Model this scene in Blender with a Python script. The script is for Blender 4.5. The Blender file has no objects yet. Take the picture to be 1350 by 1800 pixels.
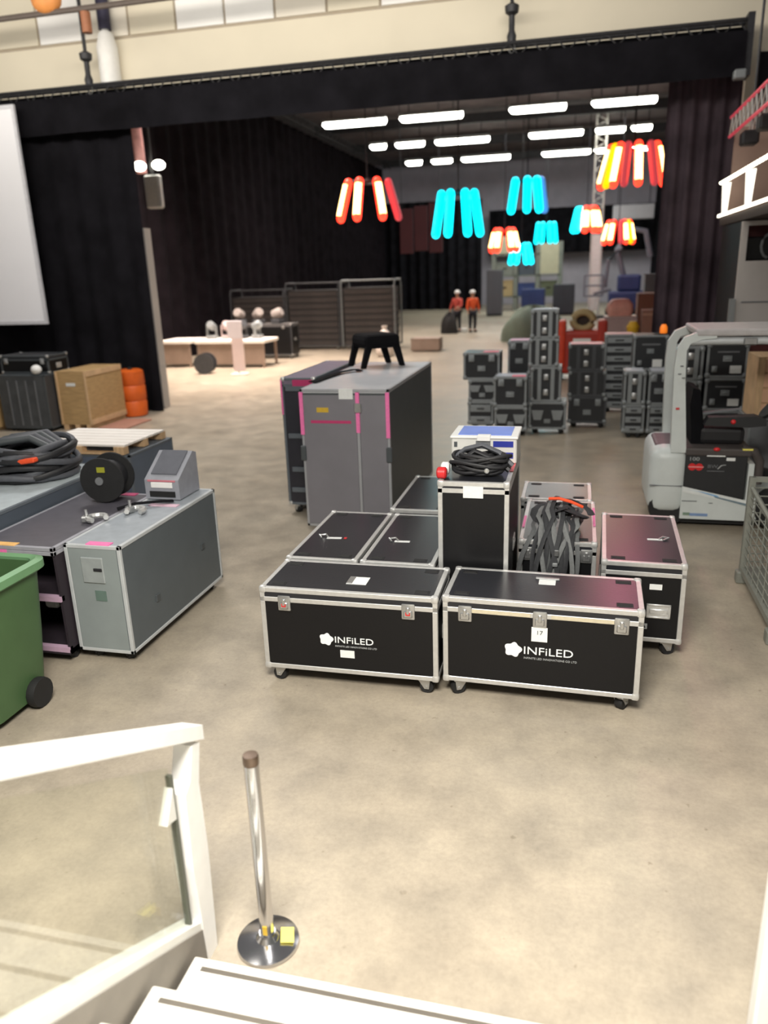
import bpy, bmesh, math, random
from mathutils import Matrix, Vector
random.seed(7)
PI = math.pi
SC = bpy.context.scene
COL = SC.collection

# ------------------------------------------------------------------ camera
CAM_YAW, CAM_PITCH, CAM_ROLL, CAM_H = 14.3, 17.4, 1.9, 2.75
def setup_camera():
    y, p, r = (math.radians(a) for a in (CAM_YAW, CAM_PITCH, CAM_ROLL))
    fwd = Vector((-math.sin(y)*math.cos(p), math.cos(y)*math.cos(p), -math.sin(p)))
    right = Vector((math.cos(y), math.sin(y), 0))
    up = right.cross(fwd)
    r2 = math.cos(r)*right - math.sin(r)*up
    u2 = math.cos(r)*up + math.sin(r)*right
    m = Matrix.Identity(4)
    for i in range(3):
        m[i][0] = r2[i]; m[i][1] = u2[i]; m[i][2] = -fwd[i]
    m[2][3] = CAM_H
    cd = bpy.data.cameras.new('camera'); co = bpy.data.objects.new('camera', cd)
    COL.objects.link(co); co.matrix_world = m
    cd.sensor_fit = 'HORIZONTAL'; cd.sensor_width = 36.0; cd.lens = 36.0*1352/1350
    cd.clip_start = 0.05; cd.clip_end = 300
    cd.dof.use_dof = True; cd.dof.focus_distance = 4.9; cd.dof.aperture_fstop = 1.5
    SC.camera = co
setup_camera()

# ------------------------------------------------------------------ world, lights, exposure
w = bpy.data.worlds.new('world'); SC.world = w; w.use_nodes = True
bg = w.node_tree.nodes['Background']; bg.inputs[0].default_value = (1.0, 0.97, 0.94, 1); bg.inputs[1].default_value = 0.16
def area(name, loc, size, power, color=(1, 1, 1), rot=(0, 0, 0), sizey=None, spread=180):
    d = bpy.data.lights.new(name, 'AREA'); d.energy = power; d.color = color
    d.shape = 'RECTANGLE'; d.size = size; d.size_y = sizey or size; d.spread = math.radians(spread)
    o = bpy.data.objects.new(name, d); COL.objects.link(o); o.location = loc; o.rotation_euler = rot
    return o
WARM = (1.0, 0.95, 0.87)
area('hall_lamp_stairs', (-0.5, 0.7, 4.7), 1.8, 700, (1, .96, .88))
area('hall_lamp_front_left', (-4.5, 3.0, 7.5), 2.0, 60, WARM)
area('hall_lamp_front_right', (3.0, 4.0, 7.5), 2.0, 20, WARM)
area('hall_lamp_mid_left', (-6.2, 10.8, 8.2), 2.5, 270, (1, .97, .95), spread=120)
area('hall_lamp_mid_right', (1.0, 10.5, 8.2), 2.5, 60, (1, .97, .95))
wl = area('wall_fill', (-6.5, 10.5, 7.2), 14.0, 470, (1, .94, .84), (math.radians(94), 0, 0), 0.8)  # added fill light, unseen, brightens the portal wall and screen
area('stage_wash_left', (-10.0, 21.5, 8.8), 5.0, 1250, (1, .84, .73), spread=100)
area('stage_wash_mid', (-9.0, 32.0, 9.2), 6.0, 500, (1, .88, .78), spread=100)
area('inner_row_near', (-4.0, 19.5, 8.9), 6.0, 60, (1, .95, .95))
area('inner_row_centre', (-1.5, 36.0, 8.7), 8.0, 500, (1, .97, .97))
area('inner_row_far', (-3.0, 51.0, 8.7), 8.0, 900, (.95, 1, .93))
sp = bpy.data.lights.new('pink_stage_spot', 'SPOT'); sp.energy = 170; sp.color = (1, .28, .42); sp.spot_size = math.radians(25); sp.spot_blend = 1.0; sp.shadow_soft_size = .15
spo = bpy.data.objects.new('pink_stage_spot', sp); COL.objects.link(spo); spo.location = (1.0, 14.3, 5.4)
spo.rotation_euler = (Vector((.5, 6.6, .3))-Vector(spo.location)).to_track_quat('-Z', 'Y').to_euler()
SC.view_settings.view_transform = 'Standard'; SC.view_settings.look = 'None'
SC.view_settings.exposure = 0.0; SC.view_settings.gamma = 1.0; SC.view_settings.use_curve_mapping = False
SC.cycles.use_denoising = True
SC.cycles.max_bounces = 6; SC.cycles.sample_clamp_indirect = 4.0

# ------------------------------------------------------------------ materials
def lin(c):
    return tuple(((v/255)/12.92 if v/255 <= .04045 else ((v/255+.055)/1.055)**2.4) for v in c)
MATS = {}
def mat(name, rgb, rough=.6, metal=0.0, var=.08, scale=12.0, bump=0.0, emit=0.0, ecol=None, coat=0.0, spec=.5, stretch=(1, 1, 1)):
    if name in MATS: return MATS[name]
    m = bpy.data.materials.new(name); m.use_nodes = True; MATS[name] = m
    nt = m.node_tree; N = nt.nodes; L = nt.links; b = N['Principled BSDF']
    c = lin(rgb)
    b.inputs['Roughness'].default_value = rough; b.inputs['Metallic'].default_value = metal
    b.inputs['Specular IOR Level'].default_value = spec
    b.inputs['Coat Weight'].default_value = coat
    tc = N.new('ShaderNodeTexCoord'); mp = N.new('ShaderNodeMapping'); mp.inputs['Scale'].default_value = stretch
    no = N.new('ShaderNodeTexNoise'); no.inputs['Scale'].default_value = scale; no.inputs['Detail'].default_value = 5
    L.new(tc.outputs['Object'], mp.inputs['Vector']); L.new(mp.outputs[0], no.inputs['Vector'])
    cr = N.new('ShaderNodeValToRGB')
    cr.color_ramp.elements[0].position = .3; cr.color_ramp.elements[1].position = .7
    cr.color_ramp.elements[0].color = (*[max(0, v*(1-var)) for v in c], 1)
    cr.color_ramp.elements[1].color = (*[min(1, v*(1+var)) for v in c], 1)
    L.new(no.outputs['Fac'], cr.inputs[0]); L.new(cr.outputs[0], b.inputs['Base Color'])
    if bump:
        bp = N.new('ShaderNodeBump'); bp.inputs['Strength'].default_value = bump; bp.inputs['Distance'].default_value = .01
        L.new(no.outputs['Fac'], bp.inputs['Height']); L.new(bp.outputs[0], b.inputs['Normal'])
    if emit:
        b.inputs['Emission Color'].default_value = (*(ecol or c), 1); b.inputs['Emission Strength'].default_value = emit
    return m

def floor_material():
    m = bpy.data.materials.new('polished_concrete'); m.use_nodes = True
    nt = m.node_tree; N = nt.nodes; L = nt.links; b = N['Principled BSDF']
    tc = N.new('ShaderNodeTexCoord')
    def noise(s, d, r=.55):
        n = N.new('ShaderNodeTexNoise'); n.inputs['Scale'].default_value = s; n.inputs['Detail'].default_value = d; n.inputs['Roughness'].default_value = r
        L.new(tc.outputs['Object'], n.inputs['Vector']); return n
    def ramp(src, p0, c0, p1, c1):
        r = N.new('ShaderNodeValToRGB'); e = r.color_ramp.elements
        e[0].position = p0; e[0].color = (*c0, 1); e[1].position = p1; e[1].color = (*c1, 1)
        L.new(src, r.inputs[0]); return r
    def mul(a, bb, f=1.0):
        x = N.new('ShaderNodeMix'); x.data_type = 'RGBA'; x.blend_type = 'MULTIPLY'; x.inputs[0].default_value = f
        L.new(a, x.inputs[6]); L.new(bb, x.inputs[7]); return x.outputs[2]
    big = noise(.45, 4); mid = noise(2.6, 6, .65); fine = noise(38, 5, .7); spots = noise(17, 3, .5)
    base = ramp(big.outputs['Fac'], .3, lin((158, 147, 131)), .72, lin((178, 168, 152)))
    md = ramp(mid.outputs['Fac'], .3, (.72, .72, .72), .68, (1.07, 1.06, 1.03))
    fn = ramp(fine.outputs['Fac'], .25, (.86, .86, .86), .6, (1.03, 1.03, 1.03))
    sp = ramp(spots.outputs['Fac'], .24, (.55, .52, .48), .31, (1, 1, 1))
    c = mul(base.outputs[0], md.outputs[0]); c = mul(c, fn.outputs[0]); c = mul(c, sp.outputs[0], .6)
    L.new(c, b.inputs['Base Color'])
    b.inputs['Specular IOR Level'].default_value = .38
    rr = ramp(mid.outputs['Fac'], .3, (.33,)*3, .7, (.46,)*3); L.new(rr.outputs[0], b.inputs['Roughness'])
    bp = N.new('ShaderNodeBump'); bp.inputs['Strength'].default_value = .06; bp.inputs['Distance'].default_value = .004
    L.new(fine.outputs['Fac'], bp.inputs['Height']); L.new(bp.outputs[0], b.inputs['Normal'])
    return m

def glass_material():
    m = bpy.data.materials.new('pane_glass'); m.use_nodes = True
    nt = m.node_tree; N = nt.nodes; L = nt.links
    for n in list(N):
        if n.type == 'BSDF_PRINCIPLED': N.remove(n)
    out = [n for n in N if n.type == 'OUTPUT_MATERIAL'][0]
    tr = N.new('ShaderNodeBsdfTransparent'); tr.inputs[0].default_value = (.97, .98, .95, 1)
    gl = N.new('ShaderNodeBsdfGlossy'); gl.inputs['Roughness'].default_value = .04
    mx = N.new('ShaderNodeMixShader'); mx.inputs[0].default_value = .07; L.new(tr.outputs[0], mx.inputs[1]); L.new(gl.outputs[0], mx.inputs[2])
    L.new(mx.outputs[0], out.inputs[0]); return m

ALU = mat('aluminium', (205, 205, 203), .38, .55, .06, 30)
ALU_D = mat('dull_aluminium', (150, 153, 154), .5, .4, .08, 20)
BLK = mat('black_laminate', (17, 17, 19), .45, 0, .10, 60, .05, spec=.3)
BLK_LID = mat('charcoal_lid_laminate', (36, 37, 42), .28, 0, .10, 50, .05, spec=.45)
BLK_D = mat('black_fabric', (17, 17, 20), .9, 0, .25, 3, 0, spec=.15)
VELVET = mat('black_stage_drape', (36, 35, 40), .92, 0, .3, 2, 0, spec=.12)
VELD = mat('deep_black_drape', (38, 33, 38), .92, 0, .3, 2, 0, spec=.1)
RUB = mat('black_rubber', (26, 26, 27), .7, 0, .15, 20)
STEEL = mat('zinc_steel', (185, 186, 186), .3, .8, .08, 20)
GREYP = mat('grey_panel', (112, 114, 117), .45, 0, .07, 9)
GREYD = mat('dark_grey_panel', (72, 77, 80), .5, 0, .08, 8)
GREYB = mat('blue_grey_panel', (98, 105, 112), .5, 0, .07, 8)
WHITE = mat('white_paint', (238, 237, 234), .45, 0, .03, 10)
OFFW = mat('off_white_plastic', (214, 213, 208), .55, 0, .04, 10)
PAPER = mat('white_paper', (226, 228, 226), .7, 0, .04, 40)
PINK = mat('pink_light_tape', (240, 120, 178), .5, 0, .06, 40)  # tape, and pink stage light painted as strips on case edges
PINKD = mat('magenta_tape', (188, 55, 108), .55, 0, .06, 40)
RED = mat('red_plastic', (206, 40, 44), .4, 0, .06, 20)
ORANGE = mat('orange_plastic', (214, 96, 28), .5, 0, .08, 8)
ORANGER = mat('orange_webbing', (240, 84, 40), .7, 0, .06, 60)
YEL = mat('yellow_sticker', (238, 226, 110), .6, 0, .05, 40)
YELD = mat('amber_sticker', (206, 170, 50), .6, 0, .05, 40)
PLY = mat('plywood', (178, 146, 100), .7, 0, .14, 6, .05, stretch=(1, 1, 6))
WOOD = mat('pine_wood', (206, 172, 132), .7, 0, .14, 5, .05, stretch=(8, 1, 1))
DARKST = mat('dark_steel', (52, 52, 55), .5, .4, .15, 10)

# ------------------------------------------------------------------ geometry helpers
class G:
    def __init__(s): s.bm = bmesh.new()
    def box(s, x0, x1, y0, y1, z0, z1, bev=0, seg=1, M=None):
        r = bmesh.ops.create_cube(s.bm, size=1)
        T = Matrix.Translation(((x0+x1)/2, (y0+y1)/2, (z0+z1)/2)) @ Matrix.Diagonal((abs(x1-x0), abs(y1-y0), abs(z1-z0), 1))
        bmesh.ops.transform(s.bm, matrix=T, verts=r['verts'])
        vs = r['verts']
        if bev:
            es = list({e for v in vs for e in v.link_edges})
            q = bmesh.ops.bevel(s.bm, geom=es, offset=bev, segments=seg, affect='EDGES', profile=.5)
            vs = list({v for f in q['faces'] for v in f.verts} | {v for v in vs if v.is_valid})
            # gather the whole island
            st = list(vs); seen = set(vs)
            while st:
                v = st.pop()
                for e in v.link_edges:
                    o = e.other_vert(v)
                    if o not in seen: seen.add(o); st.append(o)
            vs = list(seen)
        if M is not None: bmesh.ops.transform(s.bm, matrix=M, verts=vs)
        return s
    def tube(s, p, q, r, seg=10, r2=None, cap=True):
        p = Vector(p); q = Vector(q); d = q-p; L = d.length
        if L < 1e-6: return s
        c = bmesh.ops.create_cone(s.bm, cap_ends=cap, segments=seg, radius1=r, radius2=r if r2 is None else r2, depth=L)
        R = d.to_track_quat('Z', 'Y').to_matrix().to_4x4()
        bmesh.ops.transform(s.bm, matrix=Matrix.Translation((p+q)/2) @ R, verts=c['verts'])
        return s
    def ball(s, c, r, sc=(1, 1, 1), u=12, v=8):
        k = bmesh.ops.create_uvsphere(s.bm, u_segments=u, v_segments=v, radius=r)
        bmesh.ops.transform(s.bm, matrix=Matrix.Translation(c) @ Matrix.Diagonal((*sc, 1)), verts=k['verts'])
        return s
    def lathe(s, prof, seg=20, M=None):
        rings = []
        for (r, z) in prof:
            rings.append([s.bm.verts.new((r*math.cos(2*PI*i/seg), r*math.sin(2*PI*i/seg), z)) for i in range(seg)])
        for a, b in zip(rings, rings[1:]):
            for i in range(seg):
                j = (i+1) % seg; s.bm.faces.new((a[i], a[j], b[j], b[i]))
        s.bm.faces.new(rings[0][::-1]); s.bm.faces.new(rings[-1])
        if M is not None: bmesh.ops.transform(s.bm, matrix=M, verts=[v for r in rings for v in r])
        return s
    def prism(s, pts, axis, a, b):
        f = {'x': lambda t, u, v: (t, u, v), 'y': lambda t, u, v: (u, t, v), 'z': lambda t, u, v: (u, v, t)}[axis]
        A = [s.bm.verts.new(f(a, *p)) for p in pts]; B = [s.bm.verts.new(f(b, *p)) for p in pts]
        n = len(pts)
        s.bm.faces.new(A); s.bm.faces.new(B[::-1])
        for i in range(n):
            j = (i+1) % n; s.bm.faces.new((A[j], A[i], B[i], B[j]))
        return s
    def path(s, pts, r, seg=6, closed=False, flat=None, uax=None):
        pts = [Vector(p) for p in pts]; n = len(pts); rings = []
        for i, p in enumerate(pts):
            a = pts[i-1] if (i > 0 or closed) else p
            b = pts[(i+1) % n] if (i < n-1 or closed) else p
            t = (b-a).normalized(); ref = Vector((0, 0, 1)) if abs(t.z) < .9 else Vector((1, 0, 0))
            u = t.cross(ref).normalized() if uax is None else (Vector(uax)-t*t.dot(Vector(uax))).normalized(); v = u.cross(t)
            ru, rv = (r, r) if flat is None else flat
            rings.append([s.bm.verts.new(p + u*ru*math.cos(2*PI*k/seg) + v*rv*math.sin(2*PI*k/seg)) for k in range(seg)])
        rng = range(n if closed else n-1)
        for i in rng:
            a, b = rings[i], rings[(i+1) % n]
            for k in range(seg):
                j = (k+1) % seg; s.bm.faces.new((a[k], a[j], b[j], b[k]))
        if not closed: s.bm.faces.new(rings[0][::-1]); s.bm.faces.new(rings[-1])
        return s
    def sheet(s, fn, nu, nv, th=.0):
        V = [[s.bm.verts.new(fn(i/nu, j/nv)) for j in range(nv+1)] for i in range(nu+1)]
        for i in range(nu):
            for j in range(nv): s.bm.faces.new((V[i][j], V[i+1][j], V[i+1][j+1], V[i][j+1]))
        return s
    def mesh(s, name, smooth=None):
        bmesh.ops.recalc_face_normals(s.bm, faces=s.bm.faces)
        me = bpy.data.meshes.new(name); s.bm.to_mesh(me); s.bm.free()
        if smooth:
            for p in me.polygons: p.use_smooth = True
            try: me.set_sharp_from_angle(angle=math.radians(smooth if smooth > 1 else 40))
            except Exception: pass
        return me
    def obj(s, name, m, parent=None, loc=(0, 0, 0), rot=(0, 0, 0), smooth=None):
        return link(name, s.mesh(name, smooth), m, parent, loc, rot)

def link(name, me, m=None, parent=None, loc=(0, 0, 0), rot=(0, 0, 0)):
    if m is not None and not me.materials: me.materials.append(m)
    o = bpy.data.objects.new(name, me); COL.objects.link(o)
    o.parent = parent; o.location = loc; o.rotation_euler = rot
    return o
def tag(o, label=None, cat=None, group=None, kind=None):
    if label: o['label'] = label
    if cat: o['category'] = cat
    if group: o['group'] = group
    if kind: o['kind'] = kind
    return o
def thing(name, label, cat, loc=(0, 0, 0), rz=0.0, group=None, kind=None):
    o = bpy.data.objects.new(name, None); COL.objects.link(o); o.empty_display_size = .1
    o.location = loc; o.rotation_euler = (0, 0, rz)
    return tag(o, label, cat, group, kind)
def struct(o, label=None): return tag(o, label, None, None, 'structure')
def text_mesh(txt, size, xs=1.0, ext=.0015):
    c = bpy.data.curves.new('t', 'FONT'); c.body = txt; c.size = size; c.extrude = ext; c.resolution_u = 3
    c.align_x = 'LEFT'; c.align_y = 'BOTTOM'
    o = bpy.data.objects.new('t', c); COL.objects.link(o)
    dg = bpy.context.evaluated_depsgraph_get(); dg.update()
    me = bpy.data.meshes.new_from_object(o.evaluated_get(dg)); me.materials.clear()
    bpy.data.objects.remove(o); bpy.data.curves.remove(c)
    me.transform(Matrix.Diagonal((xs, 1, 1, 1)))
    return me
MESH = {}
def shared(key, fn):
    if key not in MESH: MESH[key] = fn()
    return MESH[key]
FRONT = (PI/2, 0, 0)   # text lying in XY turned to face -Y

# ================================================================== SETTING
g = G(); g.box(-24, 14, -6, 76, -.3, 0); struct(g.obj('floor', floor_material()), 'worn beige grey polished concrete floor')

CREAM = mat('cream_wall', (226, 217, 196), .7, 0, .04, .8)
CREAM2 = mat('cream_panel', (233, 226, 212), .55, 0, .03, 2)
WHITEP = mat('white_panel', (250, 249, 246), .5, 0, .02, 2)
TAUPE = mat('taupe_joint', (172, 160, 142), .7, 0, .05, 3)
wall = struct(G().box(-18, 8, 15.35, 15.6, 6.0, 10.2).obj('wall_portal', TAUPE), 'cream panelled wall above the black portal')
G().box(-18, 8, 15.30, 15.36, 6.0, 7.19).obj('wall_band', CREAM, wall)
def wpanel(x0, x1, z0, z1):
    return shared(('wp', round(x1-x0, 2), round(z1-z0, 2)), lambda: G().box(0, x1-x0, 0, .05, 0, z1-z0, .008).mesh('panel'))
k = 0
for x in range(-16, 6):
    x0 = x+.36
    for z0, z1 in ((7.25, 8.28), (8.33, 9.4)):
        me = wpanel(0, .955, 0, z1-z0)
        p = link('panel', me, None, wall, (x0, 15.31, z0))
        if not me.materials: me.materials.append(CREAM2)
        if x in (-7, -8, -4, -11, 0) :
            p.material_slots[0].link = 'OBJECT'; p.material_slots[0].material = WHITEP
        elif x in (-9, -12, -5):
            p.material_slots[0].link = 'OBJECT'; p.material_slots[0].material = CREAM
# wall returns beside the opening
struct(G().box(-18, -8.80, 15.25, 15.5, 0, 3.75).box(-18, -9.05, 15.25, 15.5, 3.75, 6.0).obj('wall_left', mat('grey_white_wall', (176, 170, 164), .7, 0, .05, 2)), 'pale wall return behind the left drape')
struct(G().box(2.5, 8, 15.25, 15.5, 0, 6.0).obj('wall_right', CREAM), 'cream wall return behind the balcony')
# inner hall shell
DARKC = mat('dark_roof_deck', (96, 84, 84), .8, 0, .3, 1.5)
struct(G().box(-16, 8, 15.6, 66, 10.4, 10.6).obj('ceiling', DARKC), 'dark roof deck of the inner hall')
GREYW = mat('grey_end_wall', (176, 172, 184), .8, 0, .08, 1.2)
struct(G().box(-16, 8, 62, 62.3, 0, 10.4).obj('wall_end', GREYW), 'far grey end wall of the inner hall')
def drape(name, x0, y0, x1, y1, z0, z1, folds, amp, m, label, n=None):
    d = Vector((x1-x0, y1-y0, 0)); L = d.length; d.normalize(); nn = Vector((-d.y, d.x, 0))
    n = n or int(folds*8)
    ph = [random.uniform(-.6, .6) for _ in range(40)]
    def fn(u, v):
        t = u*L; k = u*folds*2*PI
        a = amp*(math.sin(k+ph[int(u*30)]*.3) + .4*math.sin(k*.37+1.3))*(.55+.45*v)
        p = Vector((x0, y0, 0)) + d*t + nn*a
        return (p.x, p.y, z1+(z0-z1)*v)
    g = G(); g.sheet(fn, n, 4)
    bmesh.ops.solidify(g.bm, geom=g.bm.faces[:], thickness=.02)
    o = g.obj(name, m, smooth=60)
    return o
struct(drape('wall_drape_side', -13.6, 15.7, -13.6, 56, 0, 9.4, 40, .11, VELD, ''), 'long black drape down the left side of the inner hall')
struct(drape('wall_drape_cross', -13.6, 56, -6.7, 56, 0, 7.2, 10, .16, VELVET, ''), 'black cross drape at the far left')
struct(drape('wall_drape_far', -6.7, 60.5, 6.0, 60.5, 3.6, 6.7, 14, .14, VELVET, ''), 'black drape hung across the far end wall')
struct(drape('wall_drape_right', 4.9, 15.7, 4.9, 60, 0, 9.4, 44, .16, VELVET, ''), 'black drape down the right side of the inner hall')
# trims: roof beams
for i, (y, z) in enumerate(((21, 9.9), (29, 9.9), (36, 9.75), (43, 9.75), (50.2, 9.75), (58, 9.75))):
    struct(G().box(-14, 6, y-.14, y+.14, z, z+.45).obj('trim_%d' % (i+1), DARKST), 'dark roof beam number %d across the inner hall' % (i+1))

# ================================================================== PORTAL
tag(drape('stage_drape', -13.5, 14.86, -8.60, 14.86, .02, 6.0, 9, .055, VELVET, ''), 'wide black drape left of the portal opening, behind the white screen', 'curtain')
tag(drape('border_drape', -13.4, 14.62, 2.36, 14.62, 5.5, 6.14, 7, .03, VELVET, '', 80), 'long black border drape across the top of the portal', 'curtain')
RDR = mat('dark_plum_drape', (92, 80, 88), .9, 0, .3, 2, 0, spec=.15)
tag(drape('leg_drape', 1.30, 15.17, 2.46, 15.17, .02, 5.8, 5, .07, RDR, ''), 'black pleated leg drape at the right end of the portal', 'curtain')
# header truss
t = thing('header_truss', 'dark lattice truss carrying the black border drape', 'truss', (0, 14.86, 6.12))
G().tube((-13.4, -.12, .2), (2.42, -.12, .2), .03, 8).obj('chord', DARKST, t)
G().tube((-13.4, .12, .2), (2.42, .12, .2), .03, 8).obj('chord', DARKST, t)
G().tube((-13.4, -.12, 0), (2.42, -.12, 0), .03, 8).obj('chord', DARKST, t)
G().tube((-13.4, .12, 0), (2.42, .12, 0), .03, 8).obj('chord', DARKST, t)
gg = G()
for i in range(40):
    x = -13.4+i*.395; gg.tube((x, -.12, 0), (x+.2, -.12, .2), .012, 5); gg.tube((x+.2, -.12, .2), (x+.395, -.12, 0), .012, 5)
gg.obj('bracing', DARKST, t)
G().box(-13.4, 2.44, .14, .2, -.3, .16).obj('backing_board', BLK_D, t)
G().box(2.36, 2.46, -.2, .2, -.6, .28).obj('end_plate', DARKST, t)
# chain hoists
for x, lab in ((-9.38, 'dark chain hoist holding the truss beside the white wall pipe'), (-1.3, 'dark chain hoist holding the truss above the hanging lamps')):
    t = thing('chain_hoist', lab, 'hoist', (x, 14.86, 6.33), 0, 'chain hoists on the truss')
    G().lathe([(.02, 0), (.07, .02), (.08, .12), (.05, .2), (.05, .42), (.11, .46), (.12, .56), (.05, .6)], 12).obj('motor', DARKST, t, smooth=40)
    G().tube((0, 0, .55), (0, 0, 3.6), .035, 6).obj('chain', DARKST, t)
    G().path([(.03, 0, .05), (.06, 0, -.08), (0, 0, -.15), (-.05, 0, -.08)], .015, 6).obj('hook', STEEL, t)
t = thing('wall_pipe', 'white vertical duct in front of the cream wall', 'duct', (-9.08, 15.16, 6.34))
G().lathe([(.15, 0), (.2, .04), (.2, .7), (.14, .92), (.06, 1.0)], 16).obj('duct_body', WHITE, t, smooth=40)
G().lathe([(.1, 1.0), (.12, 1.0), (.12, 1.7), (.1, 1.7)], 14).obj('dark_coupling', mat('navy_coupling', (44, 42, 66), .6), t, smooth=40)
t = thing('rail_pipe', 'dark horizontal pipe with an orange cover at upper left', 'pipe', (-9, 14.1, 7.38))
G().tube((-5.5, 0, 0), (9, 0, .02), .05, 8).obj('pipe', mat('brown_pipe', (92, 82, 76), .5), t, smooth=40)
G().ball((-.55, .0, .22), .3, (1, .6, .8)).obj('orange_cover', mat('amber_cover', (214, 140, 74), .6), t, smooth=60)
G().tube((.2, 0, -.05), (.2, 0, -.38), .09, 10).obj('bracket', mat('rust_bracket', (150, 96, 66), .6), t, smooth=40)
# projection screen
t = thing('projection_screen', 'large white projection screen hung before the left drape', 'screen', (-12.6, 14.4, 1.95))
G().box(-1.9, 1.74, 0, .03, .03, 4.03).obj('screen_surface', mat('screen_fabric', (248, 248, 253), .9, 0, .01, 2), t)
for a in ((-1.95, 1.8, -.01, .045, 4.03, 4.1), (-1.95, 1.8, -.01, .045, -.04, .03), (1.74, 1.8, -.01, .045, .03, 4.03), (-1.95, -1.9, -.01, .045, .03, 4.03)):
    G().box(*a).obj('frame_bar', mat('pale_frame', (214, 214, 220), .6), t)
# two work lights left of the opening
t = thing('twin_work_light', 'twin bright work light on a grey bracket behind the left drape', 'lamp', (-10.0, 18, 4.35))
G().box(-.2, .2, -.1, .1, 0, .75, .04).obj('bracket', ALU_D, t)
G().tube((0, 0, .75), (0, 0, 4.9), .04, 8).obj('drop_pipe', DARKST, t)
EW = mat('work_light_glow', (255, 250, 225), .5, emit=9, ecol=(1, .96, .82))
for x in (-.28, .22): G().ball((x, -.05, .95), .15, (1.1, .8, .75)).obj('lamp_head', EW, t, smooth=60)
tag(G().tube((-10.5, 18.4, 5.2), (-10.6, 18.4, 10.4), .13, 10).obj('rolled_banner', mat('red_white_roll', (200, 150, 150), .7, 0, .35, 3), smooth=40), 'pinkish rolled banner above the twin work light', 'banner')

# ================================================================== INNER HALL LAMPS
EFL = mat('fluorescent_glow', (255, 252, 235), .5, emit=16, ecol=(1, .97, .86))
rows = {36.0: [(-11.4, -8.5), (-7.9, -5.15), (-3.2, -.88), (.13, 2.66)],
        43.0: [(-11.07, -10.2), (-9.7, -8.16), (-7.6, -4.8), (-2.84, -.19), (.4, 1.8), (2.08, 3.03)],
        50.2: [(-10.7, -9.7), (-9.1, -7.84), (-7.27, -4.37), (-2.52, .24), (.45, 2.28), (2.58, 3.48)]}
rn = {36.0: 'nearest', 43.0: 'middle', 50.2: 'farthest'}; on = ['first', 'second', 'third', 'fourth', 'fifth', 'sixth']
for y, L in rows.items():
    for i, (a, b) in enumerate(L):
        t = thing('strip_light', 'white ceiling strip light, %s from the left in the %s row' % (on[i], rn[y]), 'ceiling light', ((a+b)/2, y, 9.0), 0, 'ceiling strip lights of the inner hall')
        h = (b-a)/2
        G().box(-h, h, -.2, .2, .06, .2, .03).obj('housing', ALU_D, t)
        G().lathe([(.02, -h), (.15, -h+.12), (.17, -h+.3 if h > .4 else -h+.2), (.17, h-.06), (.1, h)], 10, Matrix.Rotation(PI/2, 4, 'Y')).obj('tube_lamp', EFL, t, smooth=50)
        for x in (-h*.7, h*.7): G().tube((x, 0, .2), (x, 0, .76), .02, 5).obj('hanger', DARKST, t)
# longitudinal black rigging truss along left top edge
t = thing('side_truss', 'grey rigging truss running along the top of the left drape', 'truss', (-13.1, 0, 9.3))
for dx in (0, .3):
    for dz in (0, .3): G().tube((dx, 17, dz), (dx, 55, dz), .035, 6).obj('chord', DARKST, t)
gg = G()
for i in range(60):
    y = 17+i*.63; gg.tube((.3, y, 0), (.3, y+.31, .3), .015, 4); gg.tube((.3, y+.31, .3), (.3, y+.63, 0), .015, 4)
gg.obj('bracing', DARKST, t)
# tube chandeliers
HOT = mat('tube_hot_core', (255, 235, 150), .4, emit=9, ecol=(1, .5, .16))
HOTR = mat('tube_red_halo', (255, 40, 20), .4, emit=3.0, ecol=(1, .045, .02))  # red glow halo of the hot tubes, put in as an emissive shell
DIMR = mat('tube_dim_red', (200, 40, 48), .4, emit=.55, ecol=(.9, .1, .12))
AMB = mat('tube_amber', (255, 190, 0), .4, emit=1.3, ecol=(1, .6, .0))
CYA = mat('tube_cyan', (0, 250, 255), .4, emit=2.4, ecol=(0, .8, 1))
BLU = mat('tube_blue', (60, 140, 235), .4, emit=.7, ecol=(.1, .4, .95))
def chandelier(label, x, y, ztop, zbot, rt, rb, tubes, rad):
    t = thing('tube_chandelier', label, 'pendant lamp', (x, y, ztop), math.radians(math.degrees(math.atan2(-x, y))), 'slanted tube chandeliers')
    h = ztop-zbot
    G().tube((0, 0, .12), (0, 0, 10.4-ztop), .02, 5).obj('cable', DARKST, t)
    g = G(); g.path([(rt*.85*math.cos(a*PI/8), rt*.85*math.sin(a*PI/8), .03) for a in range(16)], .03, 6, True)
    g.tube((-rt*.85, 0, .03), (rt*.85, 0, .03), .02, 5); g.tube((0, 0, .03), (0, 0, .15), .05, 8)
    g.obj('hub_ring', DARKST, t)
    for ang, kind in tubes:
        a = math.radians(ang)
        p = Vector((rt*math.sin(a), -rt*math.cos(a), 0)); q = Vector((rb*math.sin(a), -rb*math.cos(a), -h))
        if kind == 'h':
            inw = Vector((-math.sin(a), math.cos(a), 0))*rad*.3
            s = G().tube(p+inw, q+inw, rad*1.12, 10); s.ball(p+inw, rad*1.12, u=10, v=6); s.ball(q+inw, rad*1.12, u=10, v=6)
            o = s.obj('light_tube', HOTR, t, smooth=60)
            d = (q-p).normalized()*rad*.6
            G().tube(p+d, q-d, rad*.98, 10).obj('core', HOT, o, smooth=60)
        else:
            m = {'c': CYA, 'd': DIMR, 'a': AMB, 'b': BLU}[kind]
            s = G().tube(p, q, rad, 10); s.ball(p, rad, u=10, v=6); s.ball(q, rad, u=10, v=6)
            s.obj('light_tube', m, t, smooth=60)
chandelier('large red and yellow tube chandelier at the left before the dark drape', -6.03, 23, 5.15, 4.2, .62, .9, [(-66, 'h'), (-22, 'h'), (27, 'h'), (72, 'd')], .11)
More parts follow.
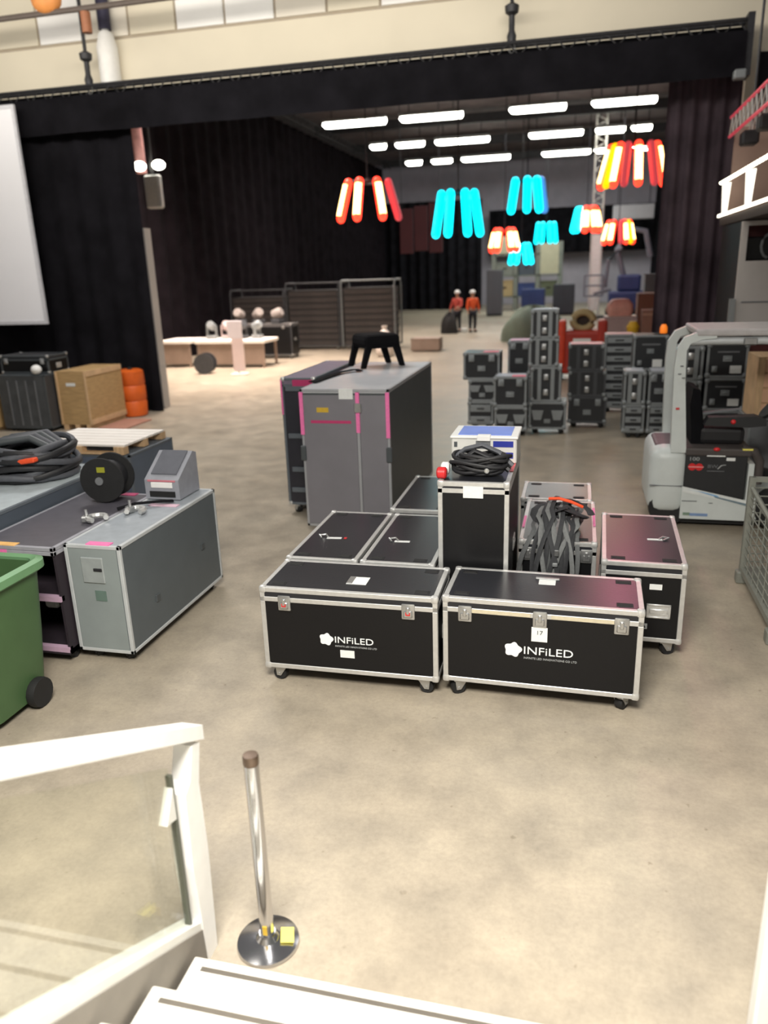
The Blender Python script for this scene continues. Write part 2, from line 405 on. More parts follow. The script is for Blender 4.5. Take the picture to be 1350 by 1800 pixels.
chandelier('large cyan tube chandelier beside the big red one', -3.42, 23, 4.72, 3.68, .5, .68, [(-68, 'c'), (-25, 'c'), (22, 'c'), (62, 'c')], .12)
chandelier('smaller cyan and blue tube chandelier above the centre aisle', -2.05, 31, 5.72, 4.72, .5, .66, [(-60, 'c'), (0, 'c'), (42, 'c'), (75, 'b')], .15)
chandelier('large red and white tube chandelier at the right near the leg drape', 1.22, 23, 5.62, 4.7, .62, .85, [(-75, 'h'), (-50, 'a'), (-35, 'h'), (10, 'h'), (40, 'd'), (70, 'h'), (-14, 'd')], .1)
chandelier('small orange tube chandelier left of the small cyan ones', -3.69, 40, 4.4, 3.55, .5, .72, [(-62, 'h'), (-30, 'h'), (28, 'h'), (60, 'h')], .15)
chandelier('small cyan tube chandelier hanging lowest, under the orange one', -3.09, 43, 3.78, 2.95, .42, .62, [(-60, 'c'), (-22, 'c'), (26, 'c'), (60, 'c')], .15)
chandelier('small distant cyan tube chandelier at the centre', -2.05, 48, 5.0, 4.06, .5, .62, [(-62, 'c'), (-22, 'c'), (22, 'c'), (62, 'c')], .14)
chandelier('small cyan and white tube chandelier left of the amber one', 0.15, 40, 5.18, 4.3, .45, .66, [(-62, 'c'), (-40, 'c'), (-5, 'h'), (35, 'h'), (62, 'h')], .17)
chandelier('small amber and red tube chandelier below the large right one', 1.56, 38, 4.46, 3.65, .5, .7, [(-65, 'h'), (-30, 'h'), (10, 'd'), (30, 'h'), (48, 'a'), (66, 'h')], .12)

# ================================================================== STAIRS AND RAILING
STEPM = mat('pale_step_stone', (232, 228, 218), .6, 0, .05, 25, .05)
stairs = thing('stairs', 'pale stone stairs with dark grip lines going down to the floor', None, (0, 0, 0), 0, None, 'structure')
RISE, TREAD = .17, .285
for i in range(9):
    z = RISE*(i+1); y1 = 2.13-i*TREAD
    me = shared('step', lambda: G().box(-1.38, .66, -.34, 0, -.17, 0, .006).mesh('step'))
    s = link('step', me, STEPM, stairs, (0, y1, z))
    gm = shared('grip', lambda: G().box(-1.33, .62, -.062, -.040, -.006, .0025).mesh('grip_strip'))
    link('grip_strip', gm, mat('dark_grip', (92, 86, 78), .8), s)
    if i > 1:
        u = shared('stepbase', lambda: G().box(-1.38, .66, -.30, 0, -.34, -.17).mesh('riser'))
        link('riser', u, STEPM, s)
GREYS = mat('grey_stringer', (128, 122, 114), .7, 0, .1, 6)
def sl(y): return (2.36-y)*RISE/TREAD
for sx, nm in ((-1.44, 'stringer'), (.745, 'stringer')):
    G().prism([(2.34, 0), (2.34, .12), (-.6, .12+sl(-.6)), (-.6, -.1+sl(-.6)), (1.9, 0)], 'x', sx-.035, sx+.035).obj(nm, GREYS, stairs)
def railing(xs, label, side):
    t = thing('stair_railing', label, 'railing', (0, 0, 0))
    # slanted post with a fork
    G().prism([(2.26, 0), (2.34, 0), (2.36, .5), (2.35, .82), (2.39, .98), (2.33, 1.0), (2.285, .87), (2.24, .84), (2.23, .5)], 'x', xs-.04, xs+.04).obj('post', WHITE, t)
    G().prism([(2.42, .975), (2.42, 1.04), (-.6, 1.04+sl(-.6)*.93), (-.6, .965+sl(-.6)*.93)], 'x', xs-.045, xs+.045).obj('handrail', WHITE, t)
    G().prism([(2.30, .13), (2.30, .18), (-.6, .18+sl(-.6)+.02), (-.6, .12+sl(-.6)+.02)], 'x', xs-.055, xs+.03).obj('bottom_rail', OFFW, t)
    G().prism([(2.2, .235), (2.2, .985), (-.6, .985+sl(-.6)*.93), (-.6, .19+sl(-.6)+.02)], 'x', xs-.008, xs+.004).obj('glass_pane', glass_material(), t)
    G().prism([(2.215, .2), (2.2, .2), (2.2, .95), (2.215, .95)], 'x', xs-.012, xs+.012).obj('gasket', mat('grey_gasket', (86, 88, 78), .6), t)
    G().prism([(2.2, .76), (2.2, .9), (2.13, .78)], 'x', xs-.02, xs+.015).obj('clamp', OFFW, t)
railing(-1.44, 'white stair railing with a glass pane at lower left', -1)
t = thing('railing_post', 'white railing post at the right edge of the stairs', 'railing', (.745, 2.3, 0))
G().box(-.05, .05, -.04, .04, 0, 1.06, .008).obj('post', WHITE, t)
G().prism([(.06, 1.06), (.06, 1.13), (-2.9, 1.13+2.9*.56), (-2.9, 1.06+2.9*.56)], 'x', -.045, .045).obj('handrail', WHITE, t)
G().prism([(-.1, .24), (-.1, 1.0), (-2.9, 1.0+2.8*.56), (-2.9, .24+2.8*.6)], 'x', -.004, .008).obj('glass_pane', glass_material(), t)
# stanchion
t = thing('stanchion_post', 'chrome crowd barrier post on a round base by the stairs', 'stanchion', (-1.19, 2.40, 0))
CHR = mat('chrome', (205, 205, 208), .16, 1.0, .03, 10)
G().lathe([(.132, 0), (.135, .006), (.132, .016), (.1, .024), (.05, .032), (.036, .05), (.036, .06)], 36).obj('base', CHR, t, smooth=30)
G().lathe([(.03, .03), (.03, .91), (.028, .915)], 24).obj('pole', CHR, t, smooth=40)
G().lathe([(.0305, .9), (.0325, .905), (.0325, .935), (.03, .943), (.01, .944)], 20).obj('cap', mat('bronze_cap', (112, 96, 84), .3, .8), t, smooth=40)
G().box(.052, .108, -.045, .035, .031, .033, M=Matrix.Rotation(.35, 4, 'Z') @ Matrix.Translation((0, 0, .013)) @ Matrix.Rotation(.14, 4, 'Y')).obj('yellow_sticker', YEL, t)
G().box(-.006, .014, -.0325, -.029, .07, .115).obj('yellow_label', YELD, t)

# ================================================================== FLIGHT CASES
def bars(g, x0, x1, y0, y1, z0, z1, t, e=.004, skip=()):
    X0, X1, Y0, Y1, Z0, Z1 = x0-e, x1+e, y0-e, y1+e, z0-.001, z1+.0015
    for ya in ((Y0, Y0+t), (Y1-t, Y1)):
        if 'bot' not in skip: g.box(X0, X1, *ya, Z0, Z0+t, .003)
        if 'top' not in skip: g.box(X0, X1, *ya, Z1-t, Z1, .003)
    for xa in ((X0, X0+t), (X1-t, X1)):
        if 'bot' not in skip: g.box(*xa, Y0, Y1, Z0, Z0+t, .003)
        if 'top' not in skip: g.box(*xa, Y0, Y1, Z1-t, Z1, .003)
        for ya in ((Y0, Y0+t), (Y1-t, Y1)): g.box(*xa, *ya, Z0, Z1, .003)
    return g
def corner_mesh(s=.05):
    return shared(('corner', s), lambda: G().box(-s/2, s/2, -s/2, s/2, -s/2, s/2, s*.3, 2).mesh('corner', 40))
def latch_mesh(s=1.0):
    def f():
        g = G(); g.box(-.045*s, .045*s, -.012, .004, -.06*s, .05*s, .008, 2)
        g.box(-.03*s, .03*s, -.02, -.006, -.045*s, .005*s, .006); g.box(-.012*s, .012*s, -.024, -.01, -.02*s, .03*s, .004)
        return g.mesh('latch', 40)
    return shared(('latch', s), f)
def handle_mesh(s=1.0):
    def f():
        g = G(); w, h = .075*s, .05*s
        g.box(-w, w, -.008, .0, h-.014, h, .003); g.box(-w, w, -.008, 0, -h, -h+.014, .003)
        g.box(-w, -w+.014, -.008, 0, -h, h, .003); g.box(w-.014, w, -.008, 0, -h, h, .003)
        g.box(-w+.02, w-.02, -.012, -.002, -h*.35, h*.35, .006); g.box(-w, w, -.002, 0, -h, h)
        return g.mesh('handle', 40)
    return shared(('handle', s), f)
def caster(parent, x, y, cas, rz, m=STEEL):
    r = cas*.43
    def fork():
        g = G(); g.box(-.055, .055, -.045, .045, cas-.012, cas, .003)
        for a, b in ((-.036, -.030), (.030, .036)): g.prism([(-.04, cas-.012), (.045, cas-.012), (.036, r*.7), (.006, r*.7)], 'y', a, b)
        g.tube((.018, -.04, r), (.018, .04, r), .009, 8); g.tube((0, 0, cas-.03), (0, 0, cas-.01), .03, 10)
        return g.mesh('caster')
    def wheel():
        return G().lathe([(r*.5, -.024), (r*.95, -.027), (r, -.016), (r, .016), (r*.95, .027), (r*.5, .024)], 18, Matrix.Translation((.018, 0, r)) @ Matrix.Rotation(PI/2, 4, 'X')).mesh('wheel', 40)
    c = link('caster', shared(('fork', cas), fork), m, parent, (x, y, 0), (0, 0, rz))
    link('wheel', shared(('wheel', cas), wheel), RUB, c)
def cup_mesh():
    return shared('cup', lambda: (lambda g: (g.box(-.05, .05, -.028, .028, -.001, .003, .002), g.box(-.04, .04, -.018, .018, .002, .006, .002)))(gg := G()) and gg.mesh('caster_cup'))

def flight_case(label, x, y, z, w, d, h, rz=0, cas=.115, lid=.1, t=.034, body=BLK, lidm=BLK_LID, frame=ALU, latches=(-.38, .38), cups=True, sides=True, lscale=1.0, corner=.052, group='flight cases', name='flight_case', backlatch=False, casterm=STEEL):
    o = thing(name, label, 'flight case', (x, y, z), math.radians(rz), group)
    hw, hd = w/2, d/2; zs = h-lid
    G().box(-hw, hw, -hd, hd, cas, zs).obj('body', body, o)
    bars(G(), -hw, hw, -hd, hd, cas, zs, t, .005, ('top',)).obj('edge_frame', frame, o)
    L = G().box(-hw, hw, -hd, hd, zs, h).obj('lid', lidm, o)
    bars(G(), -hw, hw, -hd, hd, zs, h, t, .005).obj('lid_frame', frame, L)
    for sx in (-1, 1):
        for sy in (-1, 1):
            link('corner', corner_mesh(corner), frame, L, (sx*(hw-corner*.3), sy*(hd-corner*.3), h-corner*.3))
            link('corner', corner_mesh(corner), frame, o, (sx*(hw-corner*.3), sy*(hd-corner*.3), cas+corner*(.3 if cas > .02 else .5)))
            if cups: link('caster_cup', cup_mesh(), RUB, L, (sx*(hw-t-.075), sy*(hd-t-.045), h))
            if cas > .02: caster(o, sx*(hw-.10), sy*(hd-.062), cas, random.uniform(-1.2, 1.2)+(PI if sx < 0 else 0), casterm)
    for f in latches: link('latch', latch_mesh(lscale), ALU_D if frame is not ALU else STEEL, o, (f*w, -hd-.004, zs))
    if sides:
        for sx in (-1, 1): link('handle', handle_mesh(), frame, o, (sx*(hw+.002), 0, cas+(zs-cas)*.55), (0, 0, sx*PI/2))
    return o, L
def sticker(parent, w, h, m, loc, rot=FRONT, name='label_sticker', th=.002):
    return G().box(-w/2, w/2, -h/2, h/2, 0, th).obj(name, m, parent, loc, rot)
LOGO = mat('white_print', (232, 235, 235), .6, 0, .03, 30)
GREYPR = mat('grey_print', (165, 168, 168), .6, 0, .03, 30)
def led_logo(parent, x, y, z, s=1.0, m=LOGO):
    # clover shaped emblem
    g = G(); n = 60; pts = []
    for i in range(n):
        a = 2*PI*i/n
        r = .048*s*(1+.12*math.cos(5*a-.5)+.05*math.cos(2*a))
        pts.append((r*math.cos(a), r*math.sin(a)))
    g.prism(pts, 'z', 0, .002)
    g.obj('emblem', m, parent, (x, y, z+.012*s), FRONT)
    link('lettering', shared(('inf', s), lambda: text_mesh('INFiLED', .072*s, 1.22)), m, parent, (x+.06*s, y, z-.025*s), FRONT)
    link('lettering', shared(('tag', s), lambda: text_mesh('INFINITE LED INNOVATIONS CO LTD', .0185*s, 1.02)), GREYPR, parent, (x+.065*s, y, z-.048*s), FRONT)
CG = 'black aluminium edged flight cases in the centre group'
o, L = flight_case('black flight case front left of the group, white emblem above a small white label', -1.43, 4.77, 0, 1.22, .53, .72, 0.5, group=CG, latches=(-.36, .345))
led_logo(o, -.155, -.2675, .355, .92)
sticker(o, .1, .055, PAPER, (-.01, -.2675, .265))
sticker(L, .14, .13, PAPER, (.03, -.06, .721), (0, 0, 0)); G().box(-.04, .0, -.12, .0, .72, .728, .002).obj('lid_clip', STEEL, L)
for f in (-.36, .345): sticker(o, .03, .022, RED, (f*1.22, -.29, .605), FRONT, 'red_sticker')
o, L = flight_case('black flight case front right of the group, three butterfly latches and a hanging tag', -.155, 4.80, 0, 1.24, .53, .72, -1.2, group=CG, latches=(-.385, 0, .40))
led_logo(o, -.165, -.2675, .375, 1.05)
TAN = mat('tan_tape', (196, 186, 160), .6, 0, .08, 30)
sticker(o, .4, .024, TAN, (-.26, -.272, .637), name='tape_strip'); sticker(o, .38, .024, TAN, (.26, -.272, .637), name='tape_strip')
tg = sticker(o, .1, .1, PAPER, (0.0, -.275, .512), name='hanging_tag'); link('print', text_mesh('17', .04, 1.1, .0008), GREYD, tg, (-.022, -.008, .003))
pl = G().box(-.055, .055, -.05, .05, 0, .003, .001).obj('paper_note', PAPER, L, (.02, .1, .72))
G().box(-.08, .08, .03, .06, .0, .012, .004).obj('document_clip', STEEL, L, (.02, .1, .72))
o, L = flight_case('black case with red tipped clip on its lid, left of the pair behind', -1.79, 5.66, 0, .54, 1.16, .72, 0, group=CG)
sticker(L, .12, .035, PAPER, (-.04, -.12, .721), (0, 0, .1), 'lid_label'); sticker(L, .022, .036, RED, (.05, -.11, .7215), (0, 0, .1), 'red_tip')
G().path([(-.14, -.14, .725), (-.17, -.1, .735), (-.12, -.08, .735), (-.09, -.12, .725)], .008, 6).obj('lid_clip', STEEL, L)
o, L = flight_case('black case with plain white clip on its lid, left of the tall case', -1.213, 5.66, 0, .54, 1.16, .72, 0, group=CG)
sticker(L, .12, .035, PAPER, (-.06, -.12, .721), (0, 0, .05), 'lid_label'); G().path([(-.14, -.14, .725), (-.17, -.1, .735), (-.12, -.08, .735), (-.09, -.12, .725)], .008, 6).obj('lid_clip', STEEL, L)
flight_case('black case half hidden between the big grey case and the tall case', -1.28, 6.95, 0, .56, 1.16, .72, 0, group=CG)
o, L = flight_case('black case with purple sheen lid at the right end of the group', .535, 5.93, 0, .57, 1.14, .72, -1.5, group=CG, latches=(), corner=.05)
sticker(L, .11, .035, PAPER, (.10, -.05, .721), (0, 0, .05), 'lid_label'); G().path([(.16, -.07, .725), (.2, -.04, .735), (.16, -.02, .735), (.13, -.05, .725)], .008, 6).obj('lid_clip', STEEL, L)
link('handle', handle_mesh(1.1), ALU, o, (.12, -.575, .36)); sticker(o, .085, .042, PAPER, (.09, -.5725, .545)); sticker(o, .05, .075, GREYPR, (-.04, -.5725, .545), name='side_label')
for k in range(2):
    q = sticker(o, .042, .042, GREYPR, (-.03+.06*k, -.5725, .235), name='pictogram'); G().prism([(-.012, -.012), (.012, -.012), (0, .014)], 'z', .002, .003).obj('arrow_print', BLK, q)
o, L = flight_case('black case under the pile of grey straps', -.09, 6.27, 0, .58, 1.1, .72, 0, group=CG)
sticker(L, .02, .5, PINK, (.28, .1, .727), (0, 0, 0), 'pink_light_tape'); sticker(L, .02, .3, PINK, (-.28, -.1, .727), (0, 0, 0), 'pink_light_tape')
flight_case('black case behind the strap covered one, only its lid showing', -.135, 7.16, 0, .62, .58, .72, 0, group=CG)
o, L = flight_case('tall upright black case carrying the blue and white box', -.665, 5.63, 0, .49, .98, 1.33, 0, group=CG, t=.034, latches=(), cups=False, lid=.08)
sticker(o, .14, .085, PAPER, (.0, -.497, 1.262), name='paper_note')
sticker(L, .03, .55, mat('pink_red_tape', (235, 110, 115), .5), (.235, .1, 1.337), (0, 0, 0), 'red_tape')
# things on the tall case
t = thing('storage_box', 'white box with blue stripes standing on the tall black case', 'box', (-.655, 5.87, 1.34))
BLUE = mat('blue_stripe', (40, 52, 150), .5, 0, .05, 10); LBLUE = mat('light_blue_sheet', (112, 140, 226), .5, 0, .12, 4)
G().box(-.245, .245, -.2, .2, 0, .19, .008).obj('body', OFFW, t)
G().box(-.255, .255, -.21, .21, .185, .205, .006).obj('lid', WHITE, t)
G().box(-.2, .2, -.16, .17, .205, .209).obj('lid_sheet', LBLUE, t)
G().box(-.05, .05, -.218, -.15, .17, .212, .004).obj('clasp', WHITE, t)
for z in (.125, .04): G().box(.07, .22, -.203, -.199, z-.0, z+.045).obj('blue_stripe', BLUE, t)
G().box(-.06, .05, -.203, -.199, .11, .17).obj('grey_patch', GREYP, t); G().box(-.225, -.2, -.203, -.199, .12, .16).obj('side_mark', GREYD, t)
def coil(name, label, cat, loc, R, n, thick, m, group=None, jitter=.15, sq=1.0, tilt=0.0, parent=None):
    t = thing(name, label, cat, loc, 0, group) if parent is None else parent
    for k in range(n):
        r = R*random.uniform(.55, 1.0); ph = random.uniform(0, 6.28); z = thick*(1+1.55*(k % 6)); cx = random.uniform(-jitter, jitter)*R; cy = random.uniform(-jitter, jitter)*R*sq
        pts = [(cx+r*math.cos(a*2*PI/22), cy+r*sq*math.sin(a*2*PI/22), max(thick, z+thick*1.4*math.sin(a*2*PI/22*2+ph))) for a in range(22)]
        G().path(pts, thick, 6, True).obj('loop', m, t, smooth=60)
    return t
CABLE = mat('black_cable', (34, 34, 37), .55, 0, .1, 20); CABG = mat('grey_cable', (84, 86, 92), .6, 0, .12, 20)
t = coil('cable_coil', 'heap of coiled black cable in front of the blue and white box', 'cable', (-.635, 5.375, 1.338), .225, 18, .014, CABLE, sq=.5, jitter=.12)
G().path([(-.2, .04, .1), (-.12, .02, .17), (0, .03, .2), (.12, .02, .15), (.22, .0, .06)], .02, 6).obj('loop', CABG, t, smooth=60)
G().path([(-.17, -.02, .08), (-.05, 0, .16), (.1, 0, .1), (.2, -.02, .03)], .02, 6).obj('loop', CABLE, t, smooth=60)
G().lathe([(.012, 0), (.018, .004), (.018, .012), (.01, .014)], 12, Matrix.Translation((.05, -.12, .05)) @ Matrix.Rotation(PI/2, 4, 'X')).obj('plug', STEEL, t)
tag(G().lathe([(.03, 0), (.042, .01), (.042, .06), (.03, .07)], 16, Matrix.Translation((-.895, 5.2, 1.378)) @ Matrix.Rotation(PI/2, 4, 'Y') @ Matrix.Translation((0, 0, -.035))).obj('tape_roll', RED, smooth=40), 'red tape roll at the left edge of the tall case', 'tape roll')
tag(G().lathe([(.035, 0), (.046, .01), (.046, .05), (.035, .06)], 16, Matrix.Translation((-.885, 5.3, 1.386)) @ Matrix.Rotation(PI/2, 4, 'Y') @ Matrix.Translation((0, 0, -.03))).obj('tape_roll', WHITE, smooth=40), 'white tape roll beside the black cable coil', 'tape roll')
# straps draped over the case
t = thing('strap_bundle', 'pile of dark grey webbing straps hanging over a black case', 'straps', (-.13, 5.95, .735))
STRAP = mat('grey_webbing', (88, 90, 91), .75, 0, .14, 60, .1); STRAPD = mat('dark_webbing', (48, 49, 52), .75, 0, .14, 60, .1)
STRAPL = mat('pale_webbing', (112, 114, 114), .75, 0, .12, 60, .1)
for i in range(17):
    u = i/16; x0 = -.13+.34*u+random.uniform(-.03, .03); x1 = -.25+.50*((i*5) % 17)/16*.55+.5*.45*u-.0; pk = .16*math.sin(PI*(u*.85+.1))+.02*(i % 4)
    front = -.25-.022*(i % 4); drop = .30+.08*((i*7) % 5)/4
    pts = []
    for k in range(11):
        q = k/10
        if q < .45:
            v = q/.45; pts.append((x0+.02*math.sin(5*v), .28-.42*v, .03+pk*math.sin(PI*(.25+.5*v))))
        else:
            v = (q-.45)/.55; pts.append((x0+(x1-x0)*v+.012*math.sin(6*v+i), -.14+(front+.14)*min(1, v*1.6)-.05*v, (.03+pk*.7)*(1-v)-drop*v*v))
    G().path(pts, .02, 6, flat=(.0175, .003), uax=(1, random.uniform(-.5, .5), 0)).obj('strap', (STRAP, STRAPD, STRAPL, STRAPD)[i % 4], t, smooth=60)
for i in range(6):
    x = -.06+.05*i; pts = [(x+.1*math.cos(a), .05+.1*math.sin(a)-.03*i % .07, .12+.055*math.sin(a*1+i)+.03*(i % 3)) for a in [j*.55 for j in range(11)]]
    G().path(pts, .02, 6, flat=(.03, .006)).obj('strap', STRAPD, t, smooth=60)
G().path([(-.04, -.05, .275), (.04, -.07, .285), (.13, -.08, .265), (.22, -.06, .22)], .012, 6, flat=(.012, .012)).obj('orange_strap', ORANGER, t, smooth=60)
G().box(.02, .055, -.36, -.34, -.09, -.04, .005).obj('buckle', STEEL, t); G().box(.01, .05, -.375, -.355, -.17, -.14, .005).obj('buckle', ALU_D, t)

# ------------------------------------------------------------------ big grey upright case
t = thing('tall_grey_case', 'tall grey wheeled case with painted pink light on its edges and an amber sticker', 'flight case', (-2.325, 8.8, 0))
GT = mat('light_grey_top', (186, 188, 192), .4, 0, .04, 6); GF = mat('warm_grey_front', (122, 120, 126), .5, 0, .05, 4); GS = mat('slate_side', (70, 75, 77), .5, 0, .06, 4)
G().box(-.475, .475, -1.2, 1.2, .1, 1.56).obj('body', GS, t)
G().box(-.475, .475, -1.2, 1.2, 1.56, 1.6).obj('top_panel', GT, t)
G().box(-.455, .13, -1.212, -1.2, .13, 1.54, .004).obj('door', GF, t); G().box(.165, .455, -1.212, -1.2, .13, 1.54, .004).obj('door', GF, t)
bars(G(), -.475, .475, -1.2, 1.2, .1, 1.6, .03, .006).obj('edge_frame', mat('grey_frame', (170, 172, 176), .45, .3, .05, 10), t)
G().box(.132, .163, -1.218, -1.2, .12, 1.57, .004).obj('door_post', mat('grey_frame', (1, 1, 1)), t)
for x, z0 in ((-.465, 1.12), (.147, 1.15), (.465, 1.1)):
    G().box(x-.02, x+.02, -1.2225, -1.205, z0, 1.57).obj('pink_light_tape', PINK, t)  # strips paint the pink stage light caught by the case edges
for x in (-.470, .470):
    G().box(x-.03, x+.03, -1.23, -1.19, .84, 1.0, .008).obj('recess_latch', GREYD, t)
G().box(.11, .19, -1.235, -1.2, 1.36, 1.46, .008).obj('lock', STEEL, t)
G().box(-.05, .10, -1.2155, -1.208, 1.5, 1.607).obj('white_tape', PAPER, t)
G().box(-.3, -.17, -1.2145, -1.21, 1.36, 1.41).obj('amber_sticker', YELD, t); G().box(-.37, .07, -1.2145, -1.21, 1.245, 1.275).obj('magenta_tape', PINKD, t)
for sx in (-1, 1):
    for sy in (-1, 1): caster(t, sx*.38, sy*1.08, .1, random.uniform(-1, 1))
# narrow dark case behind it
o, L = flight_case('narrow dark case with violet lid behind the tall grey case', -3.08, 9.15, 0, .40, 1.7, 1.62, 0, body=mat('ink_panel', (44, 44, 52), .5), lidm=mat('violet_lid', (122, 112, 128), .5), frame=GREYB, latches=(), cups=False, group=None, t=.03)
for z, w2 in ((1.5, .3), (.95, .3), (.55, .26), (.3, .3)): G().box(-w2/2, w2/2, -.87, -.85, z-.03, z+.03, .006).obj('edge_bracket', GREYB, o)
G().box(-.06, .18, -.865, -.852, 1.52, 1.6).obj('magenta_tape', PINKD, o); G().box(-.21, -.19, -.86, -.85, 1.2, 1.6).obj('pink_light_tape', PINK, o)
# black saddle stand on the tall grey case
t = thing('saddle_stand', 'black four-legged stand on top of the tall grey case', 'stand', (-2.47, 9.55, 1.607), .7)
G().box(-.24, .24, -.24, .24, .23, .40, .06, 2).obj('saddle', BLK_D, t)
for sx in (-1, 1):
    for sy in (-1, 1):
        G().prism([(sx*.13, .30), (sx*.22, .30), (sx*.30, .0), (sx*.24, .0)], 'y', sy*.19-.025, sy*.19+.025).obj('leg', BLK_D, t)
t = thing('flat_strap', 'black flat strap trailing across the top of the tall grey case', 'strap', (-2.62, 9.0, 1.607))
G().path([(-.18, -1.0, .012), (-.15, -.6, .012), (-.1, -.2, .015), (.0, -.02, .02), (.05, .0, .02), (.1, -.06, .012)], .02, 6, flat=(.05, .008)).obj('strap', BLK_D, t)

# ================================================================== LEFT GROUP
def plain_case(label, x0, x1, y0, y1, z0, z1, m_side, m_front, m_top, m_frame, cas=.06, t=.028, name='equipment_case', cat='flight case', group=None):
    o = thing(name, label, cat, ((x0+x1)/2, (y0+y1)/2, z0), 0, group)
    hw, hd, h = (x1-x0)/2, (y1-y0)/2, z1-z0
    G().box(-hw, hw, -hd, hd, cas, h-.02).obj('body', m_side, o)
    G().box(-hw, hw, -hd, hd, h-.02, h).obj('top_panel', m_top, o)
    G().box(-hw+t, hw-t, -hd-.004, -hd+.001, cas+t, h-t).obj('front_panel', m_front, o)
    bars(G(), -hw, hw, -hd, hd, cas, h, t, .005).obj('edge_frame', m_frame, o)
    if cas > .04:
        for sx in (-1, 1):
            for sy in (-1, 1): caster(o, sx*(hw-.09), sy*(hd-.1), cas, random.uniform(-1, 1), DARKST)
    return o
PALE = mat('pale_frame_paint', (196, 200, 202), .45, .2, .05, 10); GRNGREY = mat('green_grey_front', (136, 144, 144), .5, 0, .05, 6)
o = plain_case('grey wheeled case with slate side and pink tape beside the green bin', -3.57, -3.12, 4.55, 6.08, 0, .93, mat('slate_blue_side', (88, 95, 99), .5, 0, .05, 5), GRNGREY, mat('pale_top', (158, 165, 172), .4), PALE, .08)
G().box(-.1, .08, -.78, -.764, .64, .84, .006).obj('recess_panel', mat('grey_recess', (146, 152, 152), .5), o)
G().box(.0, .07, -.787, -.765, .735, .76, .004).obj('latch', DARKST, o); G().box(-.02, .07, -.773, -.766, .5, .58).obj('green_sticker', mat('green_sticker', (96, 116, 108), .6), o)
G().box(-.05, .14, -.76, -.7, .931, .938).obj('pink_light_tape', PINK, o); G().box(-.1, .16, .2, .26, .931, .938).obj('pink_light_tape', mat('pale_pink_tape', (226, 190, 205), .5), o)
for y, z in ((-.35, .36), (.45, .5)): G().box(.222, .234, y-.03, y+.03, z-.03, z+.03, .004).obj('side_catch', GREYD, o)
# open-fronted dark topped case
t = thing('shelf_case', 'low shelf case with charcoal top and pink taped edges behind the green bin', 'flight case', (-3.93, 5.15, 0))
G().box(-.34, .34, -.7, .7, .90, .93).obj('top_panel', mat('charcoal_top', (88, 86, 94), .4), t)
bars(G(), -.34, .34, -.7, .7, .87, .93, .03, .004).obj('top_frame', mat('grey_violet_frame', (166, 166, 174), .45, .2), t)
INK = mat('ink_interior', (38, 30, 38), .7)
G().box(-.34, .34, .6, .69, .08, .88).obj('back_panel', INK, t); G().box(-.34, -.32, -.69, .69, .08, .88).obj('side_panel', INK, t); G().box(.32, .34, -.69, .69, .08, .88).obj('side_panel', INK, t)
G().box(-.34, .34, -.7, .69, .08, .12).obj('bottom_panel', INK, t)
PK2 = mat('mauve_edge', (190, 160, 182), .5)
for z in (.53, .12): G().box(-.34, .34, -.705, -.66, z-.02, z+.02).obj('shelf_edge', PK2, t)
G().box(-.32, .32, -.68, .6, .52, .545).obj('shelf', INK, t)
G().box(.1, .22, -.6, -.3, .40, .5, .02).obj('spare_part', ALU_D, t)
G().box(-.2, .02, -.703, -.64, .931, .936).obj('orange_tape', mat('peach_tape', (238, 186, 112), .5), t)
G().box(-.33, -.05, -.706, -.70, .872, .9).obj('pink_light_tape', PINK, t); G().box(-.06, .2, .63, .7, .931, .936).obj('magenta_tape', PINKD, t)
for sx in (-1, 1):
    for sy in (-1, 1): caster(t, sx*.26, sy*.58, .08, .4)
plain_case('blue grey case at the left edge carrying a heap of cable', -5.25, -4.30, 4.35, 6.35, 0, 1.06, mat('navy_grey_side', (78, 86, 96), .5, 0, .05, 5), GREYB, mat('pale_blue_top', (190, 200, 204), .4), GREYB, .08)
t = thing('cable_heap', 'heap of grey and black cable looms on the blue grey case', 'cable', (-4.82, 5.85, 1.065))
coil('', '', '', (0, 0, 0), .44, 12, .03, CABG, parent=t, sq=.9, jitter=.1)
coil('', '', '', (0, 0, 0), .42, 12, .028, CABLE, parent=t, sq=.9, jitter=.1)
for k in range(4): G().path([(-.45, -.35+.12*k, .2), (-.2, -.2+.1*k, .33), (.1, -.05+.08*k, .36), (.35, .0+.05*k, .22)], .035, 8).obj('loom', CABG if k % 2 else GREYD, t, smooth=60)
G().box(.12, .38, -.36, -.29, .16, .2, .01, M=Matrix.Rotation(-.15, 4, 'Y')).obj('orange_strap', ORANGER, t)
t = thing('cable_reel', 'black cable reel with a yellow sticker standing on the shelf case', 'reel', (-3.88, 5.66, .94), .15)
for y in (-.12, .1): G().lathe([(.02, 0), (.19, .0), (.195, .01), (.19, .02), (.02, .02)], 28, Matrix.Translation((0, y, .195)) @ Matrix.Rotation(PI/2, 4, 'X')).obj('flange', RUB, t, smooth=40)
G().tube((0, -.11, .195), (0, .09, .195), .14, 20).obj('wound_cable', CABLE, t, smooth=40)
G().tube((-.02, -.15, .19), (-.02, -.13, .19), .035, 12).obj('hub', GREYP, t); G().box(-.03, .04, -.144, -.139, .265, .31).obj('yellow_sticker', mat('dull_yellow', (150, 150, 40), .6), t)
t = thing('wedge_case', 'small wedge topped grey case on the rear of the grey wheeled case', 'case', (-3.40, 5.87, .94))
G().prism([(-.18, 0), (.18, 0), (.18, .34), (.12, .36), (-.18, .17)], 'x', -.16, .16).obj('body', mat('grey_wedge', (150, 152, 160), .45, .1), t)
G().prism([(-.13, .205), (.11, .357), (.11, .366), (-.13, .214)], 'x', -.12, .12).obj('top_mat', mat('slate_mat', (92, 94, 102), .6), t)
